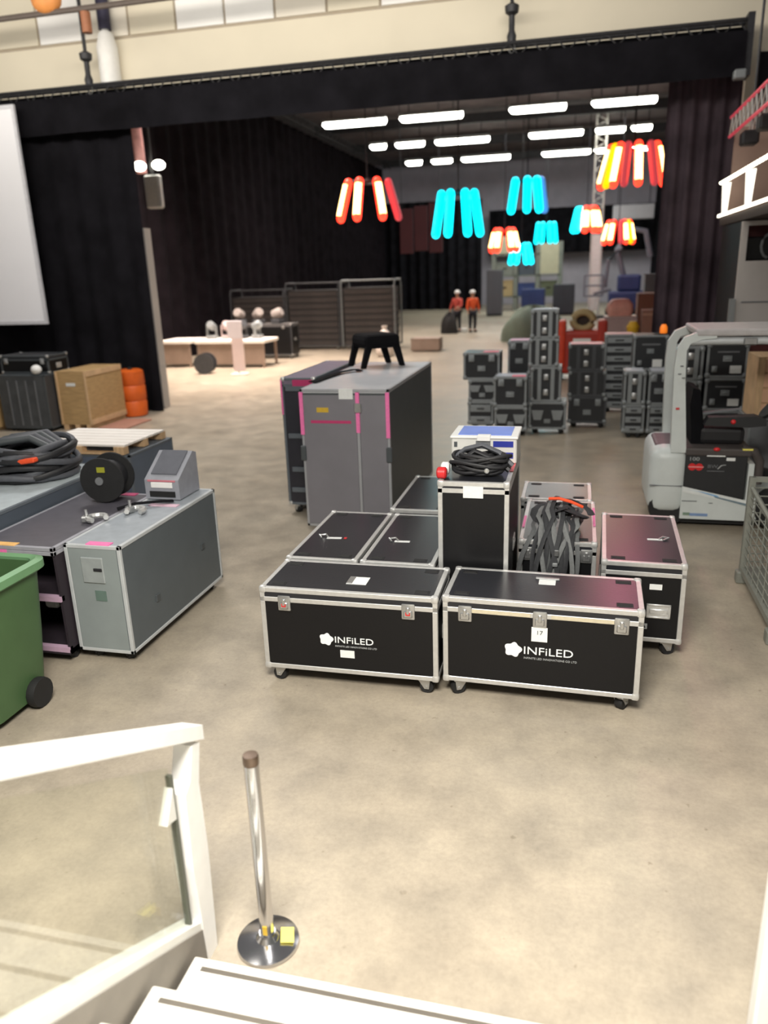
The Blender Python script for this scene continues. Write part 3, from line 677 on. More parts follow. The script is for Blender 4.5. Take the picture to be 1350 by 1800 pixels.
G().box(-.1, .1, -.19, -.178, .1, .15, .004).obj('white_handle', WHITE, t); G().box(-.12, .12, -.186, -.178, .02, .07).obj('vent', RUB, t); G().box(-.13, .13, -.185, -.179, .155, .17).obj('red_tape', mat('rose_tape', (200, 120, 130), .5), t)
for (x, y, a, lab) in ((-3.62, 5.05, .3, 'grey truss clamp lying left on the wheeled grey case'), (-3.42, 5.28, -.5, 'grey truss clamp lying right on the wheeled grey case')):
    t = thing('truss_clamp', lab, 'clamp', (x, y, .937), a)
    G().path([(.07*math.cos(b), .07*math.sin(b), .03) for b in [k*.5 for k in range(10)]], .022, 6).obj('jaw', ALU, t)
    G().box(-.12, -.04, -.03, .03, 0, .05, .01).obj('base', STEEL, t); G().tube((-.08, 0, .05), (-.08, 0, .10), .012, 8).obj('bolt', STEEL, t)
t = thing('black_strap', 'short black strap between the two truss clamps', 'strap', (-3.45, 5.42, .938))
G().path([(-.16, -.1, .02), (-.05, 0, .04), (.1, .12, .03), (.18, .2, .015)], .02, 6, flat=(.03, .01)).obj('strap', BLK_D, t)

# green wheelie bin
t = thing('wheelie_bin', 'green plastic wheelie bin with open top at the left edge', 'bin', (-3.78, 3.78, 0))
GRN = mat('green_plastic', (68, 96, 60), .45, 0, .06, 6); GRNL = mat('light_green_rim', (104, 144, 104), .45, 0, .05, 6)
def rring(hx, hy, r, z, n=6):
    out = []
    for cx, cy, a0 in ((hx-r, hy-r, 0), (-hx+r, hy-r, PI/2), (-hx+r, -hy+r, PI), (hx-r, -hy+r, 1.5*PI)):
        for k in range(n): a = a0+k*(PI/2)/(n-1); out.append((cx+r*math.cos(a), cy+r*math.sin(a), z))
    return out
def loft(rings, cap0=True, cap1=True):
    g = G(); R = [[g.bm.verts.new(p) for p in r] for r in rings]; n = len(R[0])
    for a, b in zip(R, R[1:]):
        for i in range(n): g.bm.faces.new((a[i], a[(i+1) % n], b[(i+1) % n], b[i]))
    if cap0: g.bm.faces.new(R[0][::-1])
    if cap1: g.bm.faces.new(R[-1])
    return g
loft([rring(.30, .27, .08, .06), rring(.335, .31, .09, .5), rring(.365, .34, .1, .98), rring(.335, .31, .08, .98), rring(.30, .28, .08, .5), rring(.27, .24, .07, .12)]).obj('bin_body', GRN, t, smooth=40)
loft([rring(.375, .35, .1, .93), rring(.40, .375, .11, .95), rring(.40, .375, .11, 1.0), rring(.365, .34, .1, 1.015), rring(.335, .31, .08, 1.0), rring(.335, .31, .08, .94)], False, False).obj('rim', GRNL, t, smooth=40)
for x in (-.3, .34): G().lathe([(.05, -.025), (.1, -.03), (.105, 0), (.1, .03), (.05, .025)], 18, Matrix.Translation((x, .12, .105)) @ Matrix.Rotation(PI/2, 4, 'Y')).obj('wheel', RUB, t, smooth=40)
G().box(-.22, .22, -.26, .2, .02, .07).obj('foot', RUB, t)

# ------------------------------------------------------------------ crates at the far left
o = plain_case('blue grey storage crate under the white pallet', -6.05, -4.52, 7.0, 7.9, 0, .99, mat('steel_blue_side', (92, 102, 116), .55, 0, .06, 4), mat('steel_blue_front', (84, 94, 110), .55), GREYB, GREYB, .06)
t = thing('pallet', 'bright white topped wooden pallet lying on the blue grey crate', 'pallet', (-5.12, 7.42, .997))
for k in range(6): G().box(-.56, .56, -.42+.14*k, -.42+.14*k+.125, .08, .1).obj('board', mat('whitewashed_board', (238, 232, 224), .6, 0, .05, 6), t)
for y in (-.4, 0, .38):
    G().box(-.56, .56, y-.045, y+.045, 0, .02).obj('runner', WOOD, t)
    for x in (-.5, 0, .5): G().box(x-.06, x+.06, y-.045, y+.045, .02, .08).obj('block', WOOD, t)
o = plain_case('dark grey mesh sided crate left of the plywood box', -10.75, -9.72, 12.6, 13.6, 0, 1.08, mat('iron_grey', (62, 60, 60), .7, 0, .15, 5), mat('iron_grey_front', (70, 72, 74), .7, 0, .2, 5), GREYD, GREYD, .06)
for x in (-.3, -.1, .1, .3): G().box(x-.012, x+.012, -.515, -.503, .12, .98).obj('slat', GREYP, o)
o, L = flight_case('black case on top of the dark mesh sided crate', -10.25, 13.1, 1.087, 1.05, .6, .34, 0, cas=.0, lid=.1, frame=GREYD, cups=False, group=None)
tag(G().ball((-9.9, 12.66, 1.18), .1, (1, 1, .9)).obj('work_lamp', WHITE, smooth=60), 'small white round lamp on the dark crate edge', 'lamp')
t = thing('plywood_box', 'pale plywood transport box beside the orange barrel', 'box', (-9.33, 13.45, 0))
G().box(-.33, .33, -.6, .6, .1, 1.12).obj('body', PLY, t)
for x in (-.33, .29): G().box(x, x+.04, -.615, -.6, .1, 1.12).obj('batten', WOOD, t)
G().box(.33, .342, -.6, .6, .1, .2).obj('batten', WOOD, t); G().box(.33, .342, -.6, .6, 1.02, 1.12).obj('batten', WOOD, t)
G().box(-.12, .08, -.604, -.6, .84, .9).obj('white_stencil', PAPER, t)
for x in (-.25, 0, .25): G().box(x-.05, x+.05, -.6, .6, 0, .1).obj('skid', WOOD, t)
t = thing('plywood_box', 'plywood box cut by the left edge behind the dark crate', 'box', (-11.35, 12.8, 0))
G().box(-.5, .5, -.4, .4, .08, 1.02).obj('body', PLY, t); G().box(.46, .5, -.415, -.4, .08, 1.02).obj('batten', WOOD, t)
for x in (-.35, .35): G().box(x-.06, x+.06, -.4, .4, 0, .08).obj('skid', WOOD, t)
t = thing('barrel', 'orange plastic barrel behind the plywood box', 'barrel', (-9.02, 14.40, 0))
G().lathe([(.2, .0), (.26, .02), (.28, .3), (.26, .33), (.28, .36), (.28, .62), (.26, .65), (.28, .68), (.27, .93), (.2, .97), (.1, .97)], 20).obj('body', ORANGE, t, smooth=40)
G().lathe([(.04, .97), (.05, .97), (.05, 1.0), (.03, 1.01)], 10).obj('bung', RUB, t)
tag(G().box(-8.95, -8.35, 12.9, 13.9, .0, .03, .004).obj('floor_board', mat('rose_board', (168, 122, 104), .7, 0, .1, 6)), 'reddish board lying on the floor before the barrel', 'board')

# ================================================================== FORKLIFT
t = thing('forklift', 'white electric forklift with black battery cover and empty seat', 'forklift', (.8, 8.42, 0))
FW = mat('forklift_white', (204, 210, 208), .4, 0, .05, 6); FB = mat('forklift_black', (40, 41, 43), .45, 0, .08, 10); HOOD = mat('hood_umber', (72, 66, 64), .6, 0, .08, 8)
G().box(0, .40, 0, .98, .13, .87, .13, 4).obj('counterweight', FW, t, smooth=40)
G().box(.06, .36, .2, .8, .8, .876, .03, 2).obj('counterweight_recess', mat('plum_recess', (112, 92, 98), .6), t)
G().box(.012, .345, -.004, .02, .455, .463).obj('seam', GREYP, t)
G().prism([(.34, .1), (.34, .455), (1.02, .31), (1.02, .1)], 'y', -.004, .98).obj('chassis', FW, t)
G().prism([(.352, .40), (.352, .458), (1.02, .318), (1.02, .26)], 'y', -.008, -.003).obj('sill', mat('pale_sill', (222, 226, 224), .35), t)
G().box(.355, .96, .012, .95, .3, .8, .01).obj('battery_cover', FB, t)
G().box(.345, 1.0, 0, .97, .79, .875, .02, 2).obj('hood', HOOD, t)
G().path([(.9, .05, .86), (1.02, .05, .84), (1.08, .05, .74), (1.08, .05, .5)], .05, 8).obj('front_cowl', HOOD, t, smooth=50)
G().box(.975, 1.03, 0, .9, .1, .72).obj('front_post', FW, t)
for sy in (.06, .92):
    G().prism([(.20, .82), (.355, .82), (.33, 1.1), (.285, 1.6), (.275, 1.88), (.31, 1.95), (.42, 1.99), (.55, 2.0), (.55, 2.075), (.38, 2.065), (.25, 2.01), (.185, 1.9), (.17, 1.7), (.185, 1.2)], 'y', sy-.05, sy+.05).obj('guard_pillar', FW, t)
    G().path([(.30, sy, 1.965), (.5, sy, 1.97), (1.0, sy, 1.97), (1.42, sy, 1.95)], .04, 10).obj('guard_rail', PALE, t, smooth=50)
    G().path([(1.38, sy, 2.03), (1.5, sy, 1.95), (1.62, sy, 1.4), (1.66, sy, .75), (1.5, sy, .3)], .05, 6).obj('front_pillar', FW, t)
G().box(.36, 1.5, 0, .98, 2.02, 2.09, .02, 2).obj('guard_roof', mat('roof_grey', (184, 180, 180), .45), t)
G().box(.80, .93, 0.0, .98, 1.93, 2.0, .012).obj('roof_bracket', STEEL, t)
G().box(.20, 1.6, .12, .86, .3, .32).obj('floor_plate', DARKST, t); G().box(1.0, 1.62, .02, .96, .1, .34, .02).obj('front_frame', FW, t)
G().prism([(.42, .875), (.56, .875), (.54, 1.05), (.47, 1.45), (.40, 1.47), (.38, 1.3), (.41, 1.05)], 'y', .22, .74).obj('seat_back', BLK_D, t)
G().box(.5, .95, .2, .76, .875, 1.06, .05, 2).obj('seat_cushion', mat('seat_black', (30, 29, 31), .6), t)
G().prism([(.52, 1.1), (.56, 1.18), (1.02, 1.2), (1.12, 1.16), (1.12, 1.1), (.95, 1.08)], 'y', .1, .26).obj('armrest', FB, t)
G().prism([(.5, 1.175), (.9, 1.235), (.9, 1.25), (.5, 1.2)], 'y', .28, .34).obj('seat_trim', GREYP, t)
G().ball((.80, .10, 1.14), .026).obj('red_button', RED, t); G().ball((.65, -.002, .868), .034, (1, .6, .6)).obj('red_knob', RED, t)
G().path([(1.1, .2, 1.13), (1.2, .2, 1.17), (1.32, .25, 1.26)], .02, 6).obj('control_lever', FB, t); G().tube((1.3, .5, 1.2), (1.25, .5, 1.25), .18, 18).obj('steering_wheel', RUB, t)
G().tube((1.45, .5, .4), (1.28, .5, 1.22), .035, 8).obj('steering_column', FB, t)
for x, y, r in ((.22, .1, .2), (.22, .88, .2), (1.3, .08, .23), (1.3, .9, .23)):
    G().lathe([(r*.4, -.07), (r*.95, -.075), (r, -.05), (r, .05), (r*.95, .075), (r*.4, .07)], 20, Matrix.Translation((x, y, r)) @ Matrix.Rotation(PI/2, 4, 'X')).obj('wheel', RUB, t, smooth=40)
G().box(.3, 1.1, .06, .9, .04, .12).obj('underside', RUB, t)
for y in (.2, .74): G().box(1.66, 1.78, y, y+.08, .06, 2.2).obj('mast_channel', DARKST, t); G().box(1.78, 2.85, y, y+.1, .06, .1).obj('fork', DARKST, t)
for z in (.4, 1.2, 2.1): G().box(1.68, 1.76, .2, .82, z, z+.08).obj('mast_crossbar', DARKST, t)
# decals on the battery cover
for x in (.425, .495): G().lathe([(.0385, 0), (.0385, .003)], 20, Matrix.Translation((x, .0105, .672)) @ Matrix.Rotation(PI/2, 4, 'X')).obj('red_badge', RED, t)
G().box(.385, .54, .005, .0095, .667, .677).obj('badge_stripe', mat('pale_red', (226, 150, 150), .5), t)
link('lettering', text_mesh('100', .056, 1.3, .001), GREYPR, t, (.385, .009, .728), FRONT)
link('lettering', text_mesh('BW', .05, 1.3, .001), GREYP, t, (.575, .009, .655), FRONT)
G().prism([(.672, .655), (.685, .655), (.715, .69), (.755, .698), (.755, .704), (.708, .698)], 'y', .007, .011).obj('swoosh', GREYPR, t)
G().box(.575, .745, .008, .0115, .628, .634).obj('fine_print', GREYP, t)
G().box(.755, .84, .008, .0115, .745, .778).obj('white_label', PAPER, t); G().box(.56, .74, -.004, -.001, .79, .803).obj('white_stripe', PAPER, t)
G().box(.9, 1.0, -.004, .05, .862, .8775).obj('yellow_sticker', YEL, t)
SMB = mat('blue_scuff', (120, 170, 215), .5, 0, .15, 30); G().prism([(.40, .425), (.5, .41), (.62, .375), (.72, .35), (.7, .37), (.55, .405)], 'y', -.0105, -.007).obj('blue_scuff', SMB, t)
G().prism([(.66, .365), (1.0, .29), (1.0, .265), (.68, .345)], 'y', -.0105, -.007).obj('dark_scuff', mat('slate_scuff', (112, 130, 140), .5), t)
G().box(.44, .62, -.0075, -.003, .135, .165).obj('blue_scuff', mat('dull_blue_scuff', (120, 146, 186), .5), t); G().box(.37, .44, -.0075, -.003, .14, .17).obj('green_scuff', mat('green_scuff', (118, 140, 122), .5), t)
G().box(.35, .5, -.0075, -.003, .295, .303).obj('scratch', GREYD, t); G().box(.62, .66, -.0075, -.003, .28, .287).obj('scratch', GREYD, t)
for z, x in ((1.72, .235), (1.64, .22), (1.6, .26)): G().box(x-.01, x+.02, -.003, .002, z, z+.012).obj('bolt_mark', GREYP, t)
G().box(.215, .25, -.003, .002, 1.28, 1.3).obj('red_mark', RED, t)

# mesh cage pallet box at the right edge
t = thing('mesh_cage', 'grey wire mesh pallet cage holding wood scraps at the right edge', 'cage', (1.5, 5.72, 0))
CG_ = mat('cage_grey', (136, 138, 130), .5, .3, .08, 12)
W_, D_ = .95, 1.2
for x in (0, W_):
    for y in (0, D_):
        G().box(x-.025, x+.025, y-.025, y+.025, .1, .97 if y == D_ else .80).obj('corner_post', CG_, t)
        G().box(x-.05, x+.05, y-.05, y+.05, 0, .11, .01).obj('foot', CG_, t)
for y in (0, D_): G().box(0, W_, y-.02, y+.02, .1, .15).obj('base_rail', CG_, t); G().box(0, W_, y-.02, y+.02, (.93 if y else .76), (.97 if y else .80)).obj('top_rail', CG_, t)
for x in (0, W_): G().box(x-.02, x+.02, 0, D_, .1, .15).obj('base_rail', CG_, t); G().tube((x, 0, .78), (x, D_-.05, .88), .02, 6).obj('top_rail', CG_, t)
G().box(0, W_, 0, D_, .12, .14).obj('base_deck', CG_, t)
for nm, fx in (('x', 0), ('x', W_)):
    g = G()
    for k in range(9): z = .2+.075*k; g.tube((fx, 0, z), (fx, D_, z), .006, 5)
    for k in range(1, 6): y = D_*k/6; g.tube((fx, y, .12), (fx, y, .78+.08*k/6), .006, 5)
    g.obj('wire_mesh', CG_, t)
for fy, zt in ((0, .78), (D_, .95)):
    g = G()
    for k in range(int((zt-.15)/.075)): z = .2+.075*k; g.tube((0, fy, z), (W_, fy, z), .006, 5)
    for k in range(1, 6): x = W_*k/6; g.tube((x, fy, .12), (x, fy, zt), .006, 5)
    g.obj('wire_mesh', CG_, t)
for k, (x, y, z, a, lab) in enumerate(((.3, .35, .145, .3, 'pale wood offcut lying at the bottom of the wire cage'), (.4, .75, .145, -.4, 'pale wood offcut lying at the rear of the wire cage floor'), (.38, .55, .255, .1, 'pale wood block on top of the offcuts in the cage'))):
    tag(G().box(-.2, .2, -.09, .09, 0, .1, .006).obj('wood_offcut', WOOD, None, (1.5+x, 5.72+y, z), (0, 0, a)), lab, 'wood', 'wood offcuts in the cage')

# ================================================================== STACKED CASES BEHIND
SG = 'stacked flight cases behind the forklift'
DARKP = mat('ink_black_panel', (33, 35, 39), .45, 0, .1, 20); FRD = mat('grey_case_frame', (138, 143, 145), .45, .3, .06, 12); FRDK = mat('dark_case_frame', (72, 74, 78), .5, .2, .08, 12)
def stack_case(label, x0, x1, y0, d, z0, z1, style='panel', wheels=False, frame=FRD, top=None, pink=False):
    w, h = x1-x0, z1-z0
    o = thing('flight_case', label, 'flight case', ((x0+x1)/2, y0+d/2, z0), 0, SG)
    hw, hd = w/2, d/2; cas = .09 if wheels else 0.0
    G().box(-hw, hw, -hd, hd, cas, h).obj('body', DARKP, o)
    bars(G(), -hw, hw, -hd, hd, cas, h, .035, .004).obj('edge_frame', frame, o)
    for sx in (-1, 1):
        for sz in (cas+.035, h-.035): link('corner', corner_mesh(.07), frame, o, (sx*(hw-.02), -hd+.015, sz))
        if wheels:
            for sy in (-1, 1): caster(o, sx*(hw-.09), sy*(hd-.1), .09, random.uniform(-1, 1), DARKST)
    if style == 'panel':
        for x in (-.28, .28): link('latch', latch_mesh(1.1), frame, o, (x*w, -hd-.004, h-.09))
        link('handle', handle_mesh(.9), frame, o, (0, -hd-.002, cas+(h-cas)*.42))
    elif style == 'wide':
        link('handle', handle_mesh(.8), frame, o, (0, -hd-.002, cas+(h-cas)*.55)); sticker(o, w*.28, h*.22, PAPER, (w*.22, -hd-.003, cas+.12))
        link('latch', latch_mesh(.8), frame, o, (-w*.3, -hd-.004, cas+.13))
        G().box(-w*.25, w*.28, -hd-.003, -hd, h*.72, h*.76).obj('grey_print', GREYP, o)
    elif style == 'vert':
        for x in (-.22, .22): G().box(x*w-.03, x*w+.03, -hd-.012, -hd, cas+.02, h-.02).obj('upright_strip', frame, o)
        for z in (.28, .72): link('latch', latch_mesh(.9), STEEL, o, (0, -hd-.004, cas+(h-cas)*z))
    elif style == 'drawer':
        n = max(2, int(round((h-cas)/.17)))
        for k in range(n):
            za = cas+(h-cas)*(k+.12)/n; zb = cas+(h-cas)*(k+.72)/n
            dr = G().box(-hw+.04, hw-.04, -hd-.014, -hd, za, zb, .004).obj('drawer', frame, o)
            G().box(-w*.15, w*.15, -hd-.026, -hd-.013, (za+zb)/2-.012, (za+zb)/2+.012, .004).obj('drawer_pull', DARKST, dr)
    elif style == 'butterfly':
        for x in (-.27, .27):
            G().prism([(x*w-.1, h*.75), (x*w+.1, h*.75), (x*w+.06, h*.45), (x*w-.06, h*.45)], 'y', -hd-.012, -hd).obj('corner_plate', frame, o)
        link('handle', handle_mesh(.7), frame, o, (0, -hd-.002, cas+(h-cas)*.3))
    if top: G().box(-hw+.03, hw-.03, -hd+.03, hd-.03, h+.004, h+.01).obj('lid_sheet', top, o)
    if pink: G().box(hw*.1, hw-.02, -hd+.02, -hd+.16, h+.004, h+.012).obj('pink_light_tape', mat('coral_light', (245, 120, 140), .5, emit=0), o)  # coral stage light on the case top, painted as a strip
    return o
LG = mat('pale_lid', (176, 182, 190), .5)
stack_case('drawer unit at the bottom of the leftmost stack', -1.84, -1.40, 13.5, .5, 0, .50, 'drawer', True)
stack_case('grey cornered case in the middle of the leftmost stack', -1.83, -1.36, 13.5, .5, .504, .88, 'butterfly')
stack_case('wide black case topping the leftmost stack, coral light painted on its corner', -1.92, -1.30, 13.5, .5, .884, 1.35, 'panel', pink=True)
stack_case('lower case of the short pair in front of the leftmost stack', -1.32, -.79, 13.0, .45, 0, .495, 'butterfly', True)
stack_case('upper case of the short pair in front of the leftmost stack', -1.34, -.80, 13.0, .45, .50, 1.0, 'panel', pink=True, top=LG)
stack_case('hidden lower case behind the short pair', -1.25, -.83, 14.5, .5, 0, .83, 'panel', True)
stack_case('case with violet light painted on its lid behind the short pair, upper of two', -1.24, -.84, 14.5, .5, .834, 1.45, 'panel', top=mat('violet_light_sheet', (200, 150, 176), .5))  # lid colour carries the pink stage light
stack_case('wide wheeled base case of the four case tower', -.76, -.15, 13.2, .52, 0, .55, 'butterfly', True)
stack_case('second case from the floor in the four case tower', -.74, -.25, 13.22, .48, .555, 1.135, 'vert')
stack_case('third case from the floor in the four case tower', -.78, -.31, 13.22, .48, 1.14, 1.60, 'vert')
stack_case('topmost case of the four case tower, under a pale lid', -.76, -.33, 13.22, .46, 1.605, 2.06, 'vert', top=LG)
stack_case('dark wheeled base case right of the tower', -.12, .52, 13.78, .5, 0, .55, 'panel', True, FRDK)
stack_case('dark middle case right of the tower', -.13, .49, 13.78, .5, .555, 1.0, 'vert', False, FRDK)
stack_case('dark top case right of the tower, with pink light painted on its lid', -.15, .44, 13.78, .5, 1.005, 1.44, 'vert', False, FRDK, top=mat('rosy_light_lid', (214, 150, 160), .5))  # pink stage light put into the lid colour
stack_case('pale multi drawer unit beside the dark three case stack', .50, 1.02, 15.35, .5, 0, 1.47, 'drawer', True, top=mat('blush_light_lid', (206, 160, 166), .5))  # blush of the stage light painted into the top sheet
stack_case('wheeled base case under the black monitor case', .95, 1.48, 14.2, .5, 0, .95, 'panel', True, FRDK)
stack_case('black monitor case beside the orange beacon', .94, 1.50, 14.2, .5, .955, 1.55, 'wide')
stack_case('drawer base left of the forklift pillar', .76, 1.09, 13.0, .5, 0, .55, 'drawer', True)
stack_case('upright striped case on the drawer base left of the forklift pillar', .75, 1.08, 13.0, .5, .555, 1.08, 'vert', top=LG)
stack_case('drawer base just behind the forklift pillar', 1.14, 1.44, 13.0, .5, 0, .55, 'drawer', True)
stack_case('black case just behind the forklift pillar', 1.13, 1.44, 13.0, .5, .555, 1.08, 'panel', top=LG)
stack_case('drawer base seen beneath the forklift seat', 1.42, 1.76, 11.9, .45, 0, .62, 'drawer', True)
stack_case('slim striped case behind the forklift seat, lower', 1.42, 1.75, 11.9, .45, .625, 1.1, 'vert')
stack_case('slim striped case behind the forklift seat, upper', 1.42, 1.75, 11.9, .45, 1.105, 1.58, 'vert')
stack_case('wheeled base case of the stack framed by the forklift guard', 1.82, 2.36, 11.9, .45, 0, .66, 'butterfly', True)
stack_case('lower labelled black case framed by the forklift guard', 1.81, 2.35, 11.9, .45, .665, 1.13, 'wide')
stack_case('upper labelled black case framed by the forklift guard', 1.80, 2.34, 11.9, .45, 1.135, 1.63, 'wide')
t = thing('beacon', 'small orange beacon on the black monitor case', 'lamp', (1.42, 14.3, 1.565))
G().lathe([(.05, 0), (.06, .02), (.06, .1), (.04, .15), (.01, .16)], 12).obj('dome', mat('beacon_orange', (245, 120, 40), .4, emit=.6, ecol=(1, .25, .02)), t, smooth=50)
G().lathe([(.07, -.005), (.07, .01), (.05, .012)], 12).obj('base', RUB, t)
t = thing('wooden_crate', 'pale wooden crate at the right edge behind the forklift', 'crate', (2.5, 10.3, .9))
for k in range(4): G().box(-.42, .42, -.32, -.3, .02+.18*k, .18+.18*k, .006).obj('board', mat('peach_pine', (214, 170, 138), .7, 0, .1, 5), t)
G().box(-.42, .42, -.3, .3, 0, .74).obj('body', WOOD, t)
for x in (-.42, .34): G().box(x, x+.08, -.335, -.32, 0, .74).obj('batten', WOOD, t)
plain_case('grey bin cabinet under the pale wooden crate', 2.05, 2.95, 9.95, 10.65, 0, .895, GREYP, GREYP, GREYP, FRD, .06)

# ================================================================== BALCONY AND BOOTH
BRW = mat('beige_balcony_wall', (160, 136, 124), .8, 0, .06, 2)
t = thing('balcony', 'beige balcony with warm lit rails above the forklift', 'balcony', (0, 0, 0))
G().box(2.2, 6.5, 8, 14.55, 3.28, 3.40).obj('floor_slab', mat('dark_slab', (60, 50, 48), .7), t)
G().box(3.1, 3.2, 8, 14.55, 3.4, 5.4).obj('rear_wall', BRW, t); G().box(2.3, 3.1, 14.45, 14.55, 3.4, 4.75).obj('end_wall', BRW, t)
STRG = mat('string_light_glow', (255, 246, 214), .5, emit=5, ecol=(1, .93, .74))
G().tube((2.2, 8, 3.95), (2.2, 14.62, 3.95), .015, 6).obj('top_rail', ALU_D, t); G().tube((2.2, 8, 3.44), (2.2, 14.62, 3.44), .02, 6).obj('bottom_rail', ALU_D, t)
bm_ = shared('bulb', lambda: G().ball((0, 0, 0), .036, (1, 1.5, .75), 8, 6).mesh('bulb', 60))
for k in range(34): link('bulb', bm_, STRG, t, (2.18, 14.6-.19*k, 3.95))
G().box(2.165, 2.19, 8, 14.62, 3.42, 3.46).obj('light_strip', STRG, t)
for y in (14.2, 12.3, 10.4, 8.6): G().prism([(2.17, 3.44), (2.23, 3.44), (2.26, 3.92), (2.14, 3.92)], 'y', y-.05, y+.05).obj('lit_post', mat('lit_post_glow', (255, 244, 224), .5, emit=1.6, ecol=(1, .93, .8)), t)  # string light falling on the posts, put in as emission
for y in (14.4, 9.0): G().box(2.9, 3.1, y-.1, y+.1, 0, 3.28).obj('column', GREYD, t)
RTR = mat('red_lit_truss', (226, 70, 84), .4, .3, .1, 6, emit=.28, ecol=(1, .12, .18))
t = thing('side_rig_truss', 'red lit lattice truss hanging above the balcony', 'truss', (2.22, 0, 4.62))
for dx in (0, .28):
    for dz in (0, .28): G().tube((dx, 8.5, dz+.02), (dx, 14.5, dz), .025, 6).obj('chord', RTR if dx == 0 else ALU_D, t)
g = G()
for k in range(20): y = 8.5+.3*k; g.tube((0, y, 0), (0, y+.15, .28), .012, 4); g.tube((0, y+.15, .28), (0, y+.3, 0), .012, 4)
g.obj('bracing', ALU, t); g = G()
for k in range(20): y = 8.5+.3*k; g.tube((.28, y, 0), (.28, y+.15, .28), .012, 4); g.tube((.28, y+.15, .28), (.28, y+.3, 0), .012, 4)
g.obj('bracing', ALU, t)
for y, z in ((13.6, -.25), (12.4, -.22), (11.4, -.2)): G().box(.02, .26, y-.14, y+.14, z, z+.2, .03).obj('lamp_head', DARKST, t)
for y in (9.5, 13.5): G().tube((.14, y, .28), (.14, y, 6), .02, 5).obj('hanger', DARKST, t)
tag(drape('side_drape', 2.62, 14.95, 6.5, 14.95, 0.02, 5.9, 7, .05, VELVET, ''), 'black drape behind the balcony at the right', 'curtain')
BOO = mat('booth_white', (196, 190, 186), .6, 0, .04, 3)
MAR = mat('maroon_board', (92, 34, 32), .6, 0, .12, 3)
t = thing('control_booth', 'pale control booth with maroon base under the balcony', 'booth', (0, 12.5, 0))
for a in ((2.2, 2.28, 0, .1, 1.6, 3.26), (2.28, 4.6, 0, .1, 1.6, 2.72), (2.28, 4.6, 0, .1, 3.2, 3.26), (3.2, 4.6, 0, .1, 2.72, 3.2)): G().box(*a).obj('wall_panel', BOO, t)
G().box(2.28, 4.6, -.006, .0, 2.14, 2.16).obj('panel_joint', GREYP, t)
G().box(2.2, 4.6, .02, .1, 0, 1.6).obj('base_panel', MAR, t); G().box(2.2, 2.26, .1, 1.7, 0, 3.26).obj('side_wall', DARKST, t)
G().box(2.28, 3.2, .5, .55, 2.6, 3.24).obj('interior_back', MAR, t)
G().box(2.3, 2.75, .2, .45, 2.72, 3.05, .02).obj('mixing_desk', RUB, t); G().path([(2.62+.12*math.cos(a), .15, 2.92+.17*math.sin(a)) for a in [k*.45 for k in range(11)]], .02, 6).obj('grey_hoop', ALU_D, t)
G().prism([(2.22, 1.55), (2.34, 1.55), (3.6, 2.35), (3.6, 2.42)], 'y', -.05, -.0).obj('stair_stringer', mat('putty_stringer', (170, 158, 148), .6), t)
G().prism([(2.42, 1.55), (4.2, 1.55), (4.2, 2.7)], 'y', -.02, -.004).obj('stair_panel', MAR, t)
G().box(2.12, 2.2, -.05, .05, 0, 2.2).obj('door_jamb', ALU_D, t)
tag(G().box(2.18, 2.36, 14.35, 14.52, 5.42, 5.56, .02).obj('spot_lamp', FRD), 'small grey spot lamp under the right end of the truss', 'lamp')

# ================================================================== INNER HALL CONTENTS
DG = 'stage decks in the long dark stack'
DECK = mat('stage_deck_black', (42, 40, 41), .6, 0, .2, 3); DECKE = mat('deck_edge', (72, 68, 67), .5, .3, .12, 5)
deck_me = {}
for (x0, x1, ztop, lab) in ((-12.9, -10.75, 2.0, 'left'), (-10.65, -8.6, 2.2, 'middle'), (-8.5, -6.5, 2.25, 'right')):
    t = thing('deck_trolley', 'steel trolley frame holding the %s part of the dark deck stack' % lab, 'trolley', ((x0+x1)/2, 28.6, 0))
    h = (x1-x0)/2
    for sx in (-1, 1):
        G().path([(sx*h, -.55, .1), (sx*h, -.55, ztop+.05), (sx*h, -.45, ztop+.2), (sx*h, .45, ztop+.2), (sx*h, .55, ztop+.05), (sx*h, .55, .1)], .035, 8).obj('end_frame', FRD if lab == 'right' else FRDK, t, smooth=50)
    G().box(-h, h, -.5, .5, .1, .16).obj('bed', FRDK, t)
    G().tube((-h, -.45, ztop+.2), (h, -.45, ztop+.2), .03, 8).obj('top_bar', FRD if lab == 'right' else FRDK, t)
    for sx in (-1, 1):
        for sy in (-1, 1): caster(t, sx*(h-.15), sy*.4, .1, 0, DARKST)
    n = 9
    for k in range(n):
        z = .162+(ztop-.2)*k/n; hh = (ztop-.2)/n-.012
        nth = ['lowest', 'second', 'third', 'fourth', 'fifth', 'sixth', 'seventh', 'eighth', 'topmost'][k]
        d = thing('stage_deck', 'black stage deck, %s%s in the %s trolley stack' % (nth, '' if k in (0, 8) else ' from the floor', lab), 'stage deck', ((x0+x1)/2, 28.6, z), 0, DG)
        key = ('deck', lab)
        link('deck_board', shared(key, lambda: G().box(-h+.06, h-.06, -.5, .5, hh*.72, hh).mesh('deck_board')), DECK, d)
        link('deck_frame', shared(key+('f',), lambda: G().box(-h+.08, h-.08, -.5, -.46, 0, hh*.7).box(-h+.08, h-.08, .46, .5, 0, hh*.7).box(-h+.08, -h+.12, -.46, .46, 0, hh*.7).box(h-.12, h-.08, -.46, .46, 0, hh*.7).mesh('deck_frame')), DECKE, d)
TW = mat('table_white', (246, 238, 228), .5, 0, .03, 4); TB = mat('table_skirt', (150, 130, 116), .7, 0, .1, 3)
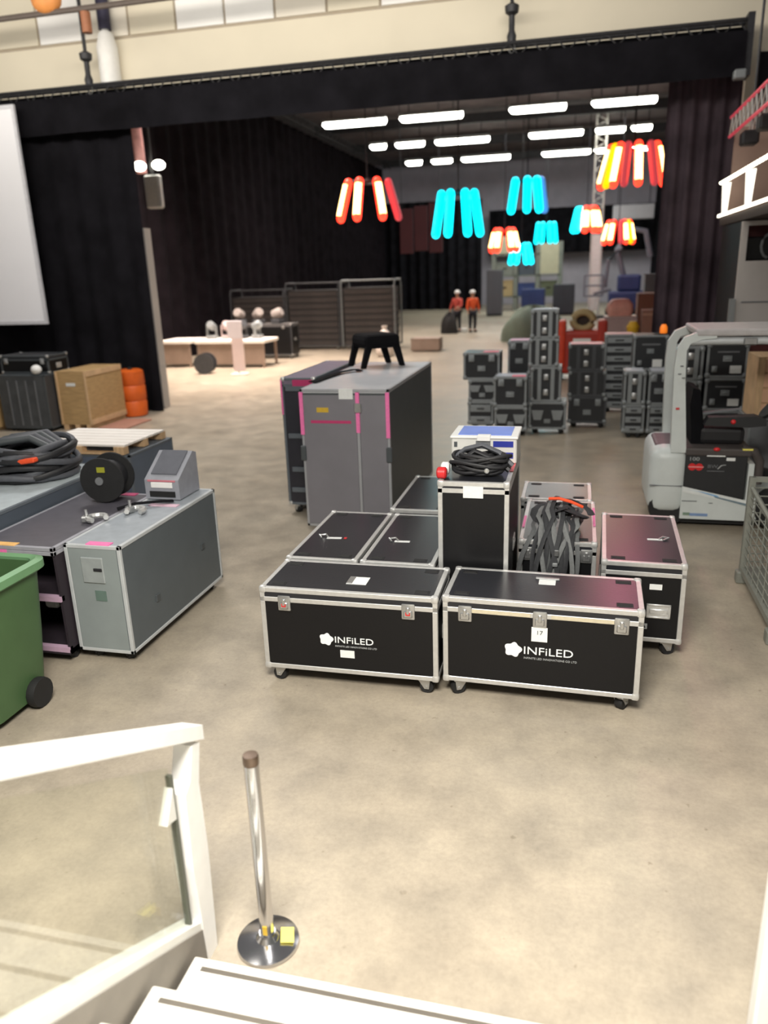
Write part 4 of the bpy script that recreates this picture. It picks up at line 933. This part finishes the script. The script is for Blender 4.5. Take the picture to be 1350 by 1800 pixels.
for (x0, x1, y0, lab) in ((-13.0, -11.9, 22.6, 'short white topped platform half hidden by the left drape edge'), (-11.7, -9.35, 22.5, 'long white topped platform behind the pale sign stand')):
    t = thing('platform', lab, 'platform', ((x0+x1)/2, y0+.6, 0)); h = (x1-x0)/2
    G().box(-h, h, -.6, .6, .74, .84, .01).obj('top', TW, t)
    for x in (-h+.05, h-.12):
        for y in (-.55, .48): G().box(x, x+.07, y, y+.07, 0, .74).obj('leg', TB, t)
    G().box(-h+.06, h-.06, -.53, -.5, .1, .72).obj('skirt', TB, t)
def stage_light(label, x, y, z, rz, m):
    t = thing('stage_light', label, 'stage light', (x, y, z), rz, 'stage lights on the white platforms')
    G().box(-.16, .16, -.14, .14, 0, .12, .02).obj('base', m, t)
    for sx in (-1, 1): G().box(sx*.15-.02, sx*.15+.02, -.05, .05, .1, .42).obj('yoke_arm', m, t)
    G().lathe([(.08, -.15), (.13, -.1), (.13, .12), (.1, .16)], 14, Matrix.Translation((0, 0, .4)) @ Matrix.Rotation(1.1, 4, 'X')).obj('head', m, t, smooth=40)
PINKG = mat('pinkish_grey', (176, 158, 158), .6); 
for i, (x, z, m, l) in enumerate(((-11.4, .84, FRD, 'left'), (-10.9, .84, PINKG, 'second'), (-10.35, .84, FRDK, 'third'), (-9.85, .84, FRD, 'right'))):
    stage_light('stage light standing %s on the long white platform' % l, x, 23.2, z, .5*i, m)
o, L = flight_case('dark road case behind the long white platform', -10.6, 25.4, 0, 2.4, .7, 1.15, 0, frame=FRDK, lidm=mat('mid_grey_lid', (112, 108, 106), .5), group=None, cups=False)
for i, (x, l) in enumerate(((-11.4, 'left'), (-10.7, 'middle'), (-10.0, 'right'))):
    t = thing('stage_light', 'pale lamp at the %s on the dark road case' % l, 'stage light', (x, 25.4, 1.156), .7*i, 'lamps on the dark road case')
    G().box(-.2, .2, -.16, .16, 0, .14, .02).obj('base', FRDK, t); G().lathe([(.1, -.2), (.17, -.14), (.17, .14), (.12, .2)], 14, Matrix.Translation((0, 0, .32)) @ Matrix.Rotation(1.2, 4, 'X')).obj('head', mat('pale_lamp', (158, 150, 146), .6), t, smooth=40)
t = thing('sign_stand', 'pale pinkish white sign stand before the long platform', 'sign', (-9.58, 21.0, 0), .1)
SGN = mat('sign_board_white', (226, 206, 204), .7, 0, .03, 5)
G().box(-.25, .19, -.02, .02, 1.02, 1.52, .01).obj('header_board', mat('sign_header', (230, 222, 228), .7, 0, .03, 5), t); G().box(-.15, .2, -.02, .02, .1, 1.02, .01).obj('lower_board', SGN, t)
G().box(-.2, .25, -.2, .2, 0, .03, .01).obj('foot_plate', OFFW, t); G().box(-.03, .03, -.02, .02, .02, .12).obj('stem', OFFW, t)
t = thing('cable_drum', 'dark cable drum on the floor before the white platform', 'drum', (-10.72, 21.2, 0), .2)
for y in (-.2, .18): G().lathe([(.03, 0), (.3, 0), (.3, .03), (.03, .03)], 24, Matrix.Translation((0, y, .3)) @ Matrix.Rotation(PI/2, 4, 'X')).obj('flange', FRDK, t)
G().tube((0, -.19, .3), (0, .17, .3), .22, 20).obj('wound_cable', CABLE, t)
t = thing('trash_bag', 'small white bag behind the black saddle stand', 'bag', (-6.3, 25.6, 0))
G().lathe([(.2, 0), (.3, .06), (.33, .3), (.28, .6), (.14, .82), (.06, .9), (.1, 1.0)], 14).obj('sack', mat('bag_white', (224, 214, 206), .6), t, smooth=60)
o = plain_case('low brown crate on the floor right of the white bag', -5.7, -4.7, 27.0, 27.7, 0, .45, TB, TB, mat('fawn_top', (176, 156, 142), .6), TB, .04)

# dark red lit truss panel on the left drape
t = thing('led_wall_panel', 'dim red lit panel hanging before the left drape', 'panel', (-7.45, 38, 3.5))
MR = mat('dim_red_panel', (38, 8, 13), .6, 0, .3, 1.5, emit=.02, ecol=(.7, .03, .07))
for k in range(3): G().box(-1.0+.7*k, -.36+.7*k, 0, .1, .1*(k % 2), 2.0+.1*k, .02).obj('panel', MR, t)
for x in (-.9, .9): G().tube((x, .05, 2.1), (x, .05, 6.9), .02, 5).obj('hanger', DARKST, t)
# red machine
t = thing('floor_machine', 'red service machine with a tan hose coil on top', 'machine', (.1, 20.2, 0))
RM = mat('machine_red', (168, 48, 34), .5, 0, .1, 4)
G().box(-.5, .5, -.4, .5, .15, 1.2, .08, 2).obj('body', RM, t); G().box(-.58, -.4, -.45, .3, .3, 1.45, .06, 2).obj('side_pod', mat('machine_orange_red', (206, 66, 40), .5), t); G().box(.36, .58, -.45, .3, .3, 1.45, .06, 2).obj('side_pod', RM, t)
G().box(-.22, .2, -.415, -.4, .86, 1.02).obj('white_plate', PAPER, t)
G().path([(.24*math.cos(a), .0, 1.42+.2*math.sin(a)) for a in [k*2*PI/16 for k in range(16)]], .09, 8, True).obj('hose_coil', mat('tan_hose', (168, 150, 110), .7), t, smooth=60)
G().lathe([(.02, 0), (.17, 0), (.17, .02), (.02, .02)], 16, Matrix.Translation((0, .05, 1.42)) @ Matrix.Rotation(PI/2, 4, 'X')).obj('coil_hub', mat('dark_brown_hub', (48, 34, 28), .7), t)
for sx in (-1, 1):
    for y in (-.25, .35): G().lathe([(.05, -.05), (.15, -.05), (.15, .05), (.05, .05)], 16, Matrix.Translation((sx*.5, y, .15)) @ Matrix.Rotation(PI/2, 4, 'Y')).obj('wheel', RUB, t)
# pallets with goods
t = thing('wrapped_bundle', 'pink wrapped bundle on a pale crate beyond the red machine', 'bundle', (1.15, 24.3, 1.28))
loft([rring(.32, .28, .1, 0), rring(.38, .33, .14, .15), rring(.36, .32, .14, .32), rring(.24, .2, .12, .46), rring(.1, .08, .05, .48)]).obj('wrapped_goods', mat('blush_wrap', (212, 160, 148), .6, 0, .1, 6), t, smooth=60)
G().box(-.39, .39, -.04, .04, .12, .16).obj('band', mat('tan_band', (170, 120, 100), .6), t)
plain_case('pale crate carrying the pink bundle', .72, 1.62, 23.8, 24.8, 0, 1.27, mat('mauve_grey_crate', (170, 150, 150), .6), mat('mauve_grey_crate', (1, 1, 1)), TW, PINKG, .06)
t = thing('cardboard_box', 'brown cardboard box right of the pink bundle', 'box', (2.1, 24.0, 0))
G().box(-.35, .35, -.3, .3, 0, 1.45, .01).obj('carton', mat('cardboard', (150, 110, 96), .8, 0, .1, 5), t); G().box(-.35, .35, -.305, -.3, 1.3, 1.36).obj('tape', mat('parcel_tape', (180, 140, 120), .4), t)
t = thing('jack_stand', 'yellow jack standing beyond the pale drawer unit', 'jack', (1.25, 19.6, 0))
G().lathe([(.16, 0), (.16, .04), (.05, .08), (.05, 1.1), (.12, 1.15), (.15, 1.3), (.08, 1.42)], 14).obj('column', mat('jack_yellow', (214, 168, 44), .5), t, smooth=40)
for k in range(3): G().tube((0, 0, .3), (.25*math.cos(k*2.1), .25*math.sin(k*2.1), .02), .02, 6).obj('leg', mat('jack_yellow', (1, 1, 1)), t)
# tarp heap
def heap(name, label, cat, x, y, hx, hy, hz, m, seed):
    rnd = random.Random(seed); ph = [rnd.uniform(0, 6) for _ in range(6)]
    g = G()
    def fn(u, v):
        a = u*2*PI; r = math.sin(v*PI/2); k = 1+.12*math.sin(3*a+ph[0])+.08*math.sin(5*a+ph[1])
        return (hx*r*k*math.cos(a), hy*r*k*math.sin(a), max(0, hz*(math.cos(v*PI/2)**.8)*(1+.12*math.sin(4*a+ph[2]+3*v))))
    g.sheet(fn, 28, 10); bmesh.ops.remove_doubles(g.bm, verts=g.bm.verts, dist=.001)
    return tag(g.obj(name, m, None, (x, y, 0), smooth=60), label, cat)
heap('tarp_heap', 'pale green tarpaulin heap in the centre aisle', 'tarpaulin', -1.75, 31, 1.25, .9, 1.2, mat('sage_tarp', (138, 150, 134), .8, 0, .1, 3), 3)
# vertical truss tower
t = thing('truss_tower', 'white vertical truss tower at the far right of the aisle', 'truss', (.72, 44, 0))
for sx in (-1, 1):
    for sy in (-1, 1): G().tube((sx*.25, sy*.25, 0), (sx*.25, sy*.25, 10.38), .05, 6).obj('chord', OFFW, t)
g = G()
for k in range(20): z = .3+.5*k; g.tube((-.25, -.25, z), (.25, -.25, z+.25), .025, 4); g.tube((.25, -.25, z+.25), (-.25, -.25, z+.5), .025, 4)
g.obj('bracing', OFFW, t); G().box(-.28, .28, -.27, -.24, .4, 4.2).obj('white_cover', WHITE, t); G().box(-.6, .6, -.6, .6, 0, .08).obj('base_plate', DARKST, t)
# boom lift
t = thing('boom_lift', 'blue boom lift with folded grey arm beside the white truss tower', 'lift', (2.1, 42, 0))
BL = mat('lift_blue', (52, 66, 116), .5, 0, .1, 4); LGY = mat('lift_grey', (118, 122, 134), .5)
G().box(-.7, 1.1, -.8, .8, .35, 1.4, .1, 2).obj('chassis', BL, t); G().box(-.3, .8, -.6, .6, 1.4, 2.2, .12, 2).obj('turret', BL, t)
G().path([(0, 0, 2.0), (-.4, 0, 3.4), (0, 0, 4.4), (.9, 0, 4.2), (1.2, 0, 3.0)], .14, 8).obj('boom_arm', LGY, t, smooth=50); G().path([(-.9, -.3, 1.6), (-.8, -.3, 2.9), (-.2, -.3, 3.5)], .09, 8).obj('lower_arm', LGY, t, smooth=50)
g = G()
for x in (-1.9, -1.0):
    for y in (-.5, .5): g.tube((x, y, 1.2), (x, y, 2.2), .04, 6)
for z in (1.2, 1.7, 2.2): g.tube((-1.9, -.5, z), (-1.0, -.5, z), .035, 6); g.tube((-1.9, .5, z), (-1.0, .5, z), .035, 6); g.tube((-1.9, -.5, z), (-1.9, .5, z), .035, 6)
g.obj('basket', LGY, t); G().tube((-1.45, -.3, 1.3), (-.6, -.3, 1.5), .07, 6).obj('basket_arm', LGY, t)
for x in (-.45, .85):
    for y in (-.75, .75): G().lathe([(.15, -.12), (.36, -.12), (.36, .12), (.15, .12)], 18, Matrix.Translation((x, y, .36)) @ Matrix.Rotation(PI/2, 4, 'X')).obj('wheel', RUB, t)
# storage rack at the far end
t = thing('storage_rack', 'grey green storage rack at the far end of the aisle', 'rack', (-3.2, 53, 0))
RK = mat('rack_grey_green', (124, 126, 118), .6, 0, .08, 3); BEI = mat('beige_sheet', (186, 178, 152), .7, 0, .06, 3)
for x in (-2.3, -.9, .5, 1.9): G().box(x-.14, x+.14, -.5, .5, 0, 4.2).obj('upright', RK, t)
for z in (.9, 2.2, 3.5): G().box(-2.3, 1.9, -.5, .5, z-.08, z).obj('shelf', RK, t)
G().box(.65, 1.8, -.53, -.5, 2.25, 4.1).obj('beige_panel', BEI, t); G().box(-2.2, -1.0, -.53, -.5, 3.55, 4.6).obj('beige_panel', BEI, t)
for (x, z, w, h, m, lab) in ((-1.6, .9, 1.1, 1.0, mat('tan_carton', (176, 152, 112), .8), 'tan carton on the lower shelf of the far rack'), (-.2, .9, 1.1, .8, BL, 'blue crate on the lower shelf of the far rack'), (-.2, 2.2, 1.0, .9, mat('slate_crate', (76, 82, 92), .6), 'slate crate on the middle shelf of the far rack'),
                             (1.2, .9, 1.0, .9, mat('olive_crate', (92, 96, 74), .7), 'olive crate on the right lower shelf of the far rack'), (-1.6, 2.2, 1.1, .8, RK, 'grey crate on the left middle shelf of the far rack')):
    q = thing('storage_crate', lab, 'crate', (-3.2+x, 53, z+.002), 0, 'crates on the far rack')
    G().box(-w/2, w/2, -.42, .42, 0, h, .02).obj('body', m, q); G().box(-w/2-.02, w/2+.02, -.44, .44, h-.08, h+.01, .01).obj('lid', m, q); G().box(-.12, .12, -.445, -.42, h*.5, h*.6, .01).obj('handle', RUB, q)
for (x, y, w, h, m, lab) in ((-2.6, 46.5, 1.3, 1.5, BL, 'blue drum cabinet on the floor before the far rack'), (-.9, 47, 1.2, 1.7, mat('dark_cabinet', (60, 62, 70), .6), 'dark cabinet on the floor left of the truss tower'), (-4.9, 47.5, .9, 2.6, mat('grey_cabinet', (98, 98, 104), .6), 'tall grey cabinet at the end of the dark drapes')):
    q = thing('cabinet', lab, 'cabinet', (x, y, 0))
    G().box(-w/2, w/2, -.4, .4, .08, h, .02).obj('body', m, q); G().box(-w/2+.04, -.01, -.415, -.4, .12, h-.05, .005).obj('door', m, q); G().box(.01, w/2-.04, -.415, -.4, .12, h-.05, .005).obj('door', m, q)
    G().box(-w/2+.03, w/2-.03, -.37, .37, 0, .08).obj('plinth', RUB, q)
# goods along the right inner wall
for (x, y, w, h, m, lab) in ((2.6, 30, 1.2, 1.7, mat('copper_crate', (150, 104, 88), .7), 'reddish brown crate by the right inner drape'), (3.2, 34, 1.4, 2.3, mat('steel_crate', (116, 114, 120), .6), 'grey steel crate by the right inner drape'), (3.3, 20, 1.2, 1.5, FRDK, 'dark equipment box with small lamp by the right inner drape')):
    plain_case(lab, x-w/2, x+w/2, y-.5, y+.5, 0, h, m, m, m, FRDK, .06)
t = thing('floor_lamp', 'small warm lamp glowing on the dark equipment box', 'lamp', (2.75, 19.6, 1.505))
G().tube((0, 0, 0), (0, 0, .25), .02, 6).obj('stem', DARKST, t); G().ball((0, 0, .28), .06, (1.2, 1, .8)).obj('bulb', mat('warm_bulb', (255, 220, 170), .5, emit=6, ecol=(1, .75, .45)), t, smooth=60)

t = thing('ventilation_duct', 'pale grey box duct hanging at the far right end', 'duct', (3.2, 57, 5.5))
G().box(-1.3, 1.3, -.4, .4, 0, .9, .03).obj('duct_body', mat('duct_grey', (176, 172, 178), .6), t)
for x in (-1, 1): G().tube((x, 0, .9), (x, 0, 4.88), .03, 6).obj('hanger', DARKST, t)
# ================================================================== PEOPLE
def skin(name, pts, edges, m, parent=None, root=0, loc=(0, 0, 0)):
    me = bpy.data.meshes.new(name+'_cage'); me.from_pydata([p[:3] for p in pts], edges, []); me.update()
    o = bpy.data.objects.new(name+'_cage', me); COL.objects.link(o)
    md = o.modifiers.new('skin', 'SKIN'); sv = me.skin_vertices[0].data
    for i, p in enumerate(pts):
        r = p[3]; sv[i].radius = (r, r) if not isinstance(r, tuple) else r
    sv[root].use_root = True
    ss = o.modifiers.new('sub', 'SUBSURF'); ss.levels = 2; ss.render_levels = 2
    dg = bpy.context.evaluated_depsgraph_get(); dg.update()
    m2 = bpy.data.meshes.new_from_object(o.evaluated_get(dg)); bpy.data.objects.remove(o)
    for p in m2.polygons: p.use_smooth = True
    m2.materials.clear()
    return link(name, m2, m, parent, loc)
SKN = mat('skin', (196, 150, 126), .6, 0, .04, 20)
def person(label, x, y, rz, vest, trousers, armpose):
    t = thing('person', label, 'person', (x, y, 0), rz)
    L, R = armpose
    P = [(0, 0, .95, .14), (0, .0, 1.15, .125), (0, 0, 1.36, .15), (0, .01, 1.48, .07), (0, .0, 1.56, .06), (0, -.015, 1.66, .1), (0, -.01, 1.72, .085),
         (-.1, 0, .88, .1), (-.11, -.01, .5, .065), (-.11, .01, .1, .045), (-.12, -.1, .035, .035), (.1, 0, .88, .1), (.11, -.02, .5, .065), (.11, .01, .1, .045), (.12, -.1, .035, .035),
         (-.2, 0, 1.42, .06), L[0]+(.045,), L[1]+(.032,), (.2, 0, 1.42, .06), R[0]+(.045,), R[1]+(.032,)]
    E_ = [(0, 1), (1, 2), (2, 3), (3, 4), (4, 5), (5, 6), (0, 7), (7, 8), (8, 9), (9, 10), (0, 11), (11, 12), (12, 13), (13, 14), (2, 15), (15, 16), (16, 17), (2, 18), (18, 19), (19, 20)]
    skin('body', P, E_, SKN, t)
    V = [(0, 0, .92, .155), (0, 0, 1.15, .15), (0, 0, 1.36, .17), (0, 0, 1.46, .1), (-.2, 0, 1.42, .075), tuple(.9*a+.1*b for a, b in zip(L[0], L[1]))+(.06,), (.2, 0, 1.42, .075), tuple(.9*a+.1*b for a, b in zip(R[0], R[1]))+(.06,), tuple(.15*a+.85*b for a, b in zip(L[0], L[1]))+(.045,), tuple(.15*a+.85*b for a, b in zip(R[0], R[1]))+(.045,)]
    skin('jacket', V, [(0, 1), (1, 2), (2, 3), (2, 4), (4, 5), (2, 6), (6, 7), (5, 8), (7, 9)], vest, t)
    T = [(0, 0, .95, .16), (-.1, 0, .86, .115), (-.11, -.01, .5, .08), (-.11, .01, .12, .065), (.1, 0, .86, .115), (.11, -.02, .5, .08), (.11, .01, .12, .065)]
    skin('trousers', T, [(0, 1), (1, 2), (2, 3), (0, 4), (4, 5), (5, 6)], trousers, t)
    for s in (-1, 1): G().box(s*.115-.05, s*.115+.05, -.17, .07, 0, .09, .03, 2).obj('shoe', RUB, t, smooth=50)
    G().lathe([(.125, 1.69), (.13, 1.7), (.118, 1.76), (.08, 1.81), (.02, 1.83)], 14).obj('helmet', WHITE, t, smooth=50)
    G().ball((0, -.115, 1.645), .018).obj('nose', SKN, t)
    for s in (-1, 1): G().ball((s*.035, -.1, 1.67), .012).obj('eye', RUB, t)
    # hands with fingers
    for (A, B) in (L, R):
        a = Vector(A); b = Vector(B); d = (b-a).normalized(); sd = d.cross(Vector((0, 1, 0))).normalized() if abs(d.y) < .9 else Vector((1, 0, 0))
        g = G(); g.ball(b+d*.03, .038, (.9, .7, 1.1), 8, 6)
        for k in range(4): p = b+d*.05+sd*(-.025+.017*k); g.path([p, p+d*(.035+.006*(k in (1, 2))), p+d*.06+Vector((0, -.015, 0))], .008, 5)
        p = b+d*.02+sd*.03; g.path([p, p+sd*.02+d*.02, p+sd*.02+d*.045], .009, 5)
        g.obj('hand', SKN, t, smooth=60)
    return t
VO = mat('vest_orange', (236, 92, 42), .6, 0, .06, 8); VR = mat('vest_red_orange', (190, 74, 62), .6, 0, .08, 8); TRD = mat('work_trousers', (40, 40, 48), .8, 0, .1, 8)
person('person in bright orange jacket and white helmet, right of the two', -4.62, 35.3, .5, VO, TRD, (((-.26, -.02, 1.14), (-.27, -.12, .92)), ((.27, -.02, 1.14), (.26, -.1, .9))))
person('person in dull red jacket and white helmet beside a dark sack', -5.33, 35.5, -.4, VR, TRD, (((-.28, -.05, 1.15), (-.30, -.14, .95)), ((.28, -.08, 1.16), (.2, -.3, 1.1))))
heap('sack', 'dark sack on the floor beside the person in red', 'sack', -5.55, 34.75, .36, .32, .85, mat('sack_black', (40, 38, 38), .8), 5)
tag(G().box(-.12, .12, -.1, .1, 0, .2, .03).obj('paper_bag', PAPER, None, (-4.98, 35.1, 0)), 'small white bag on the floor between the two people', 'bag')
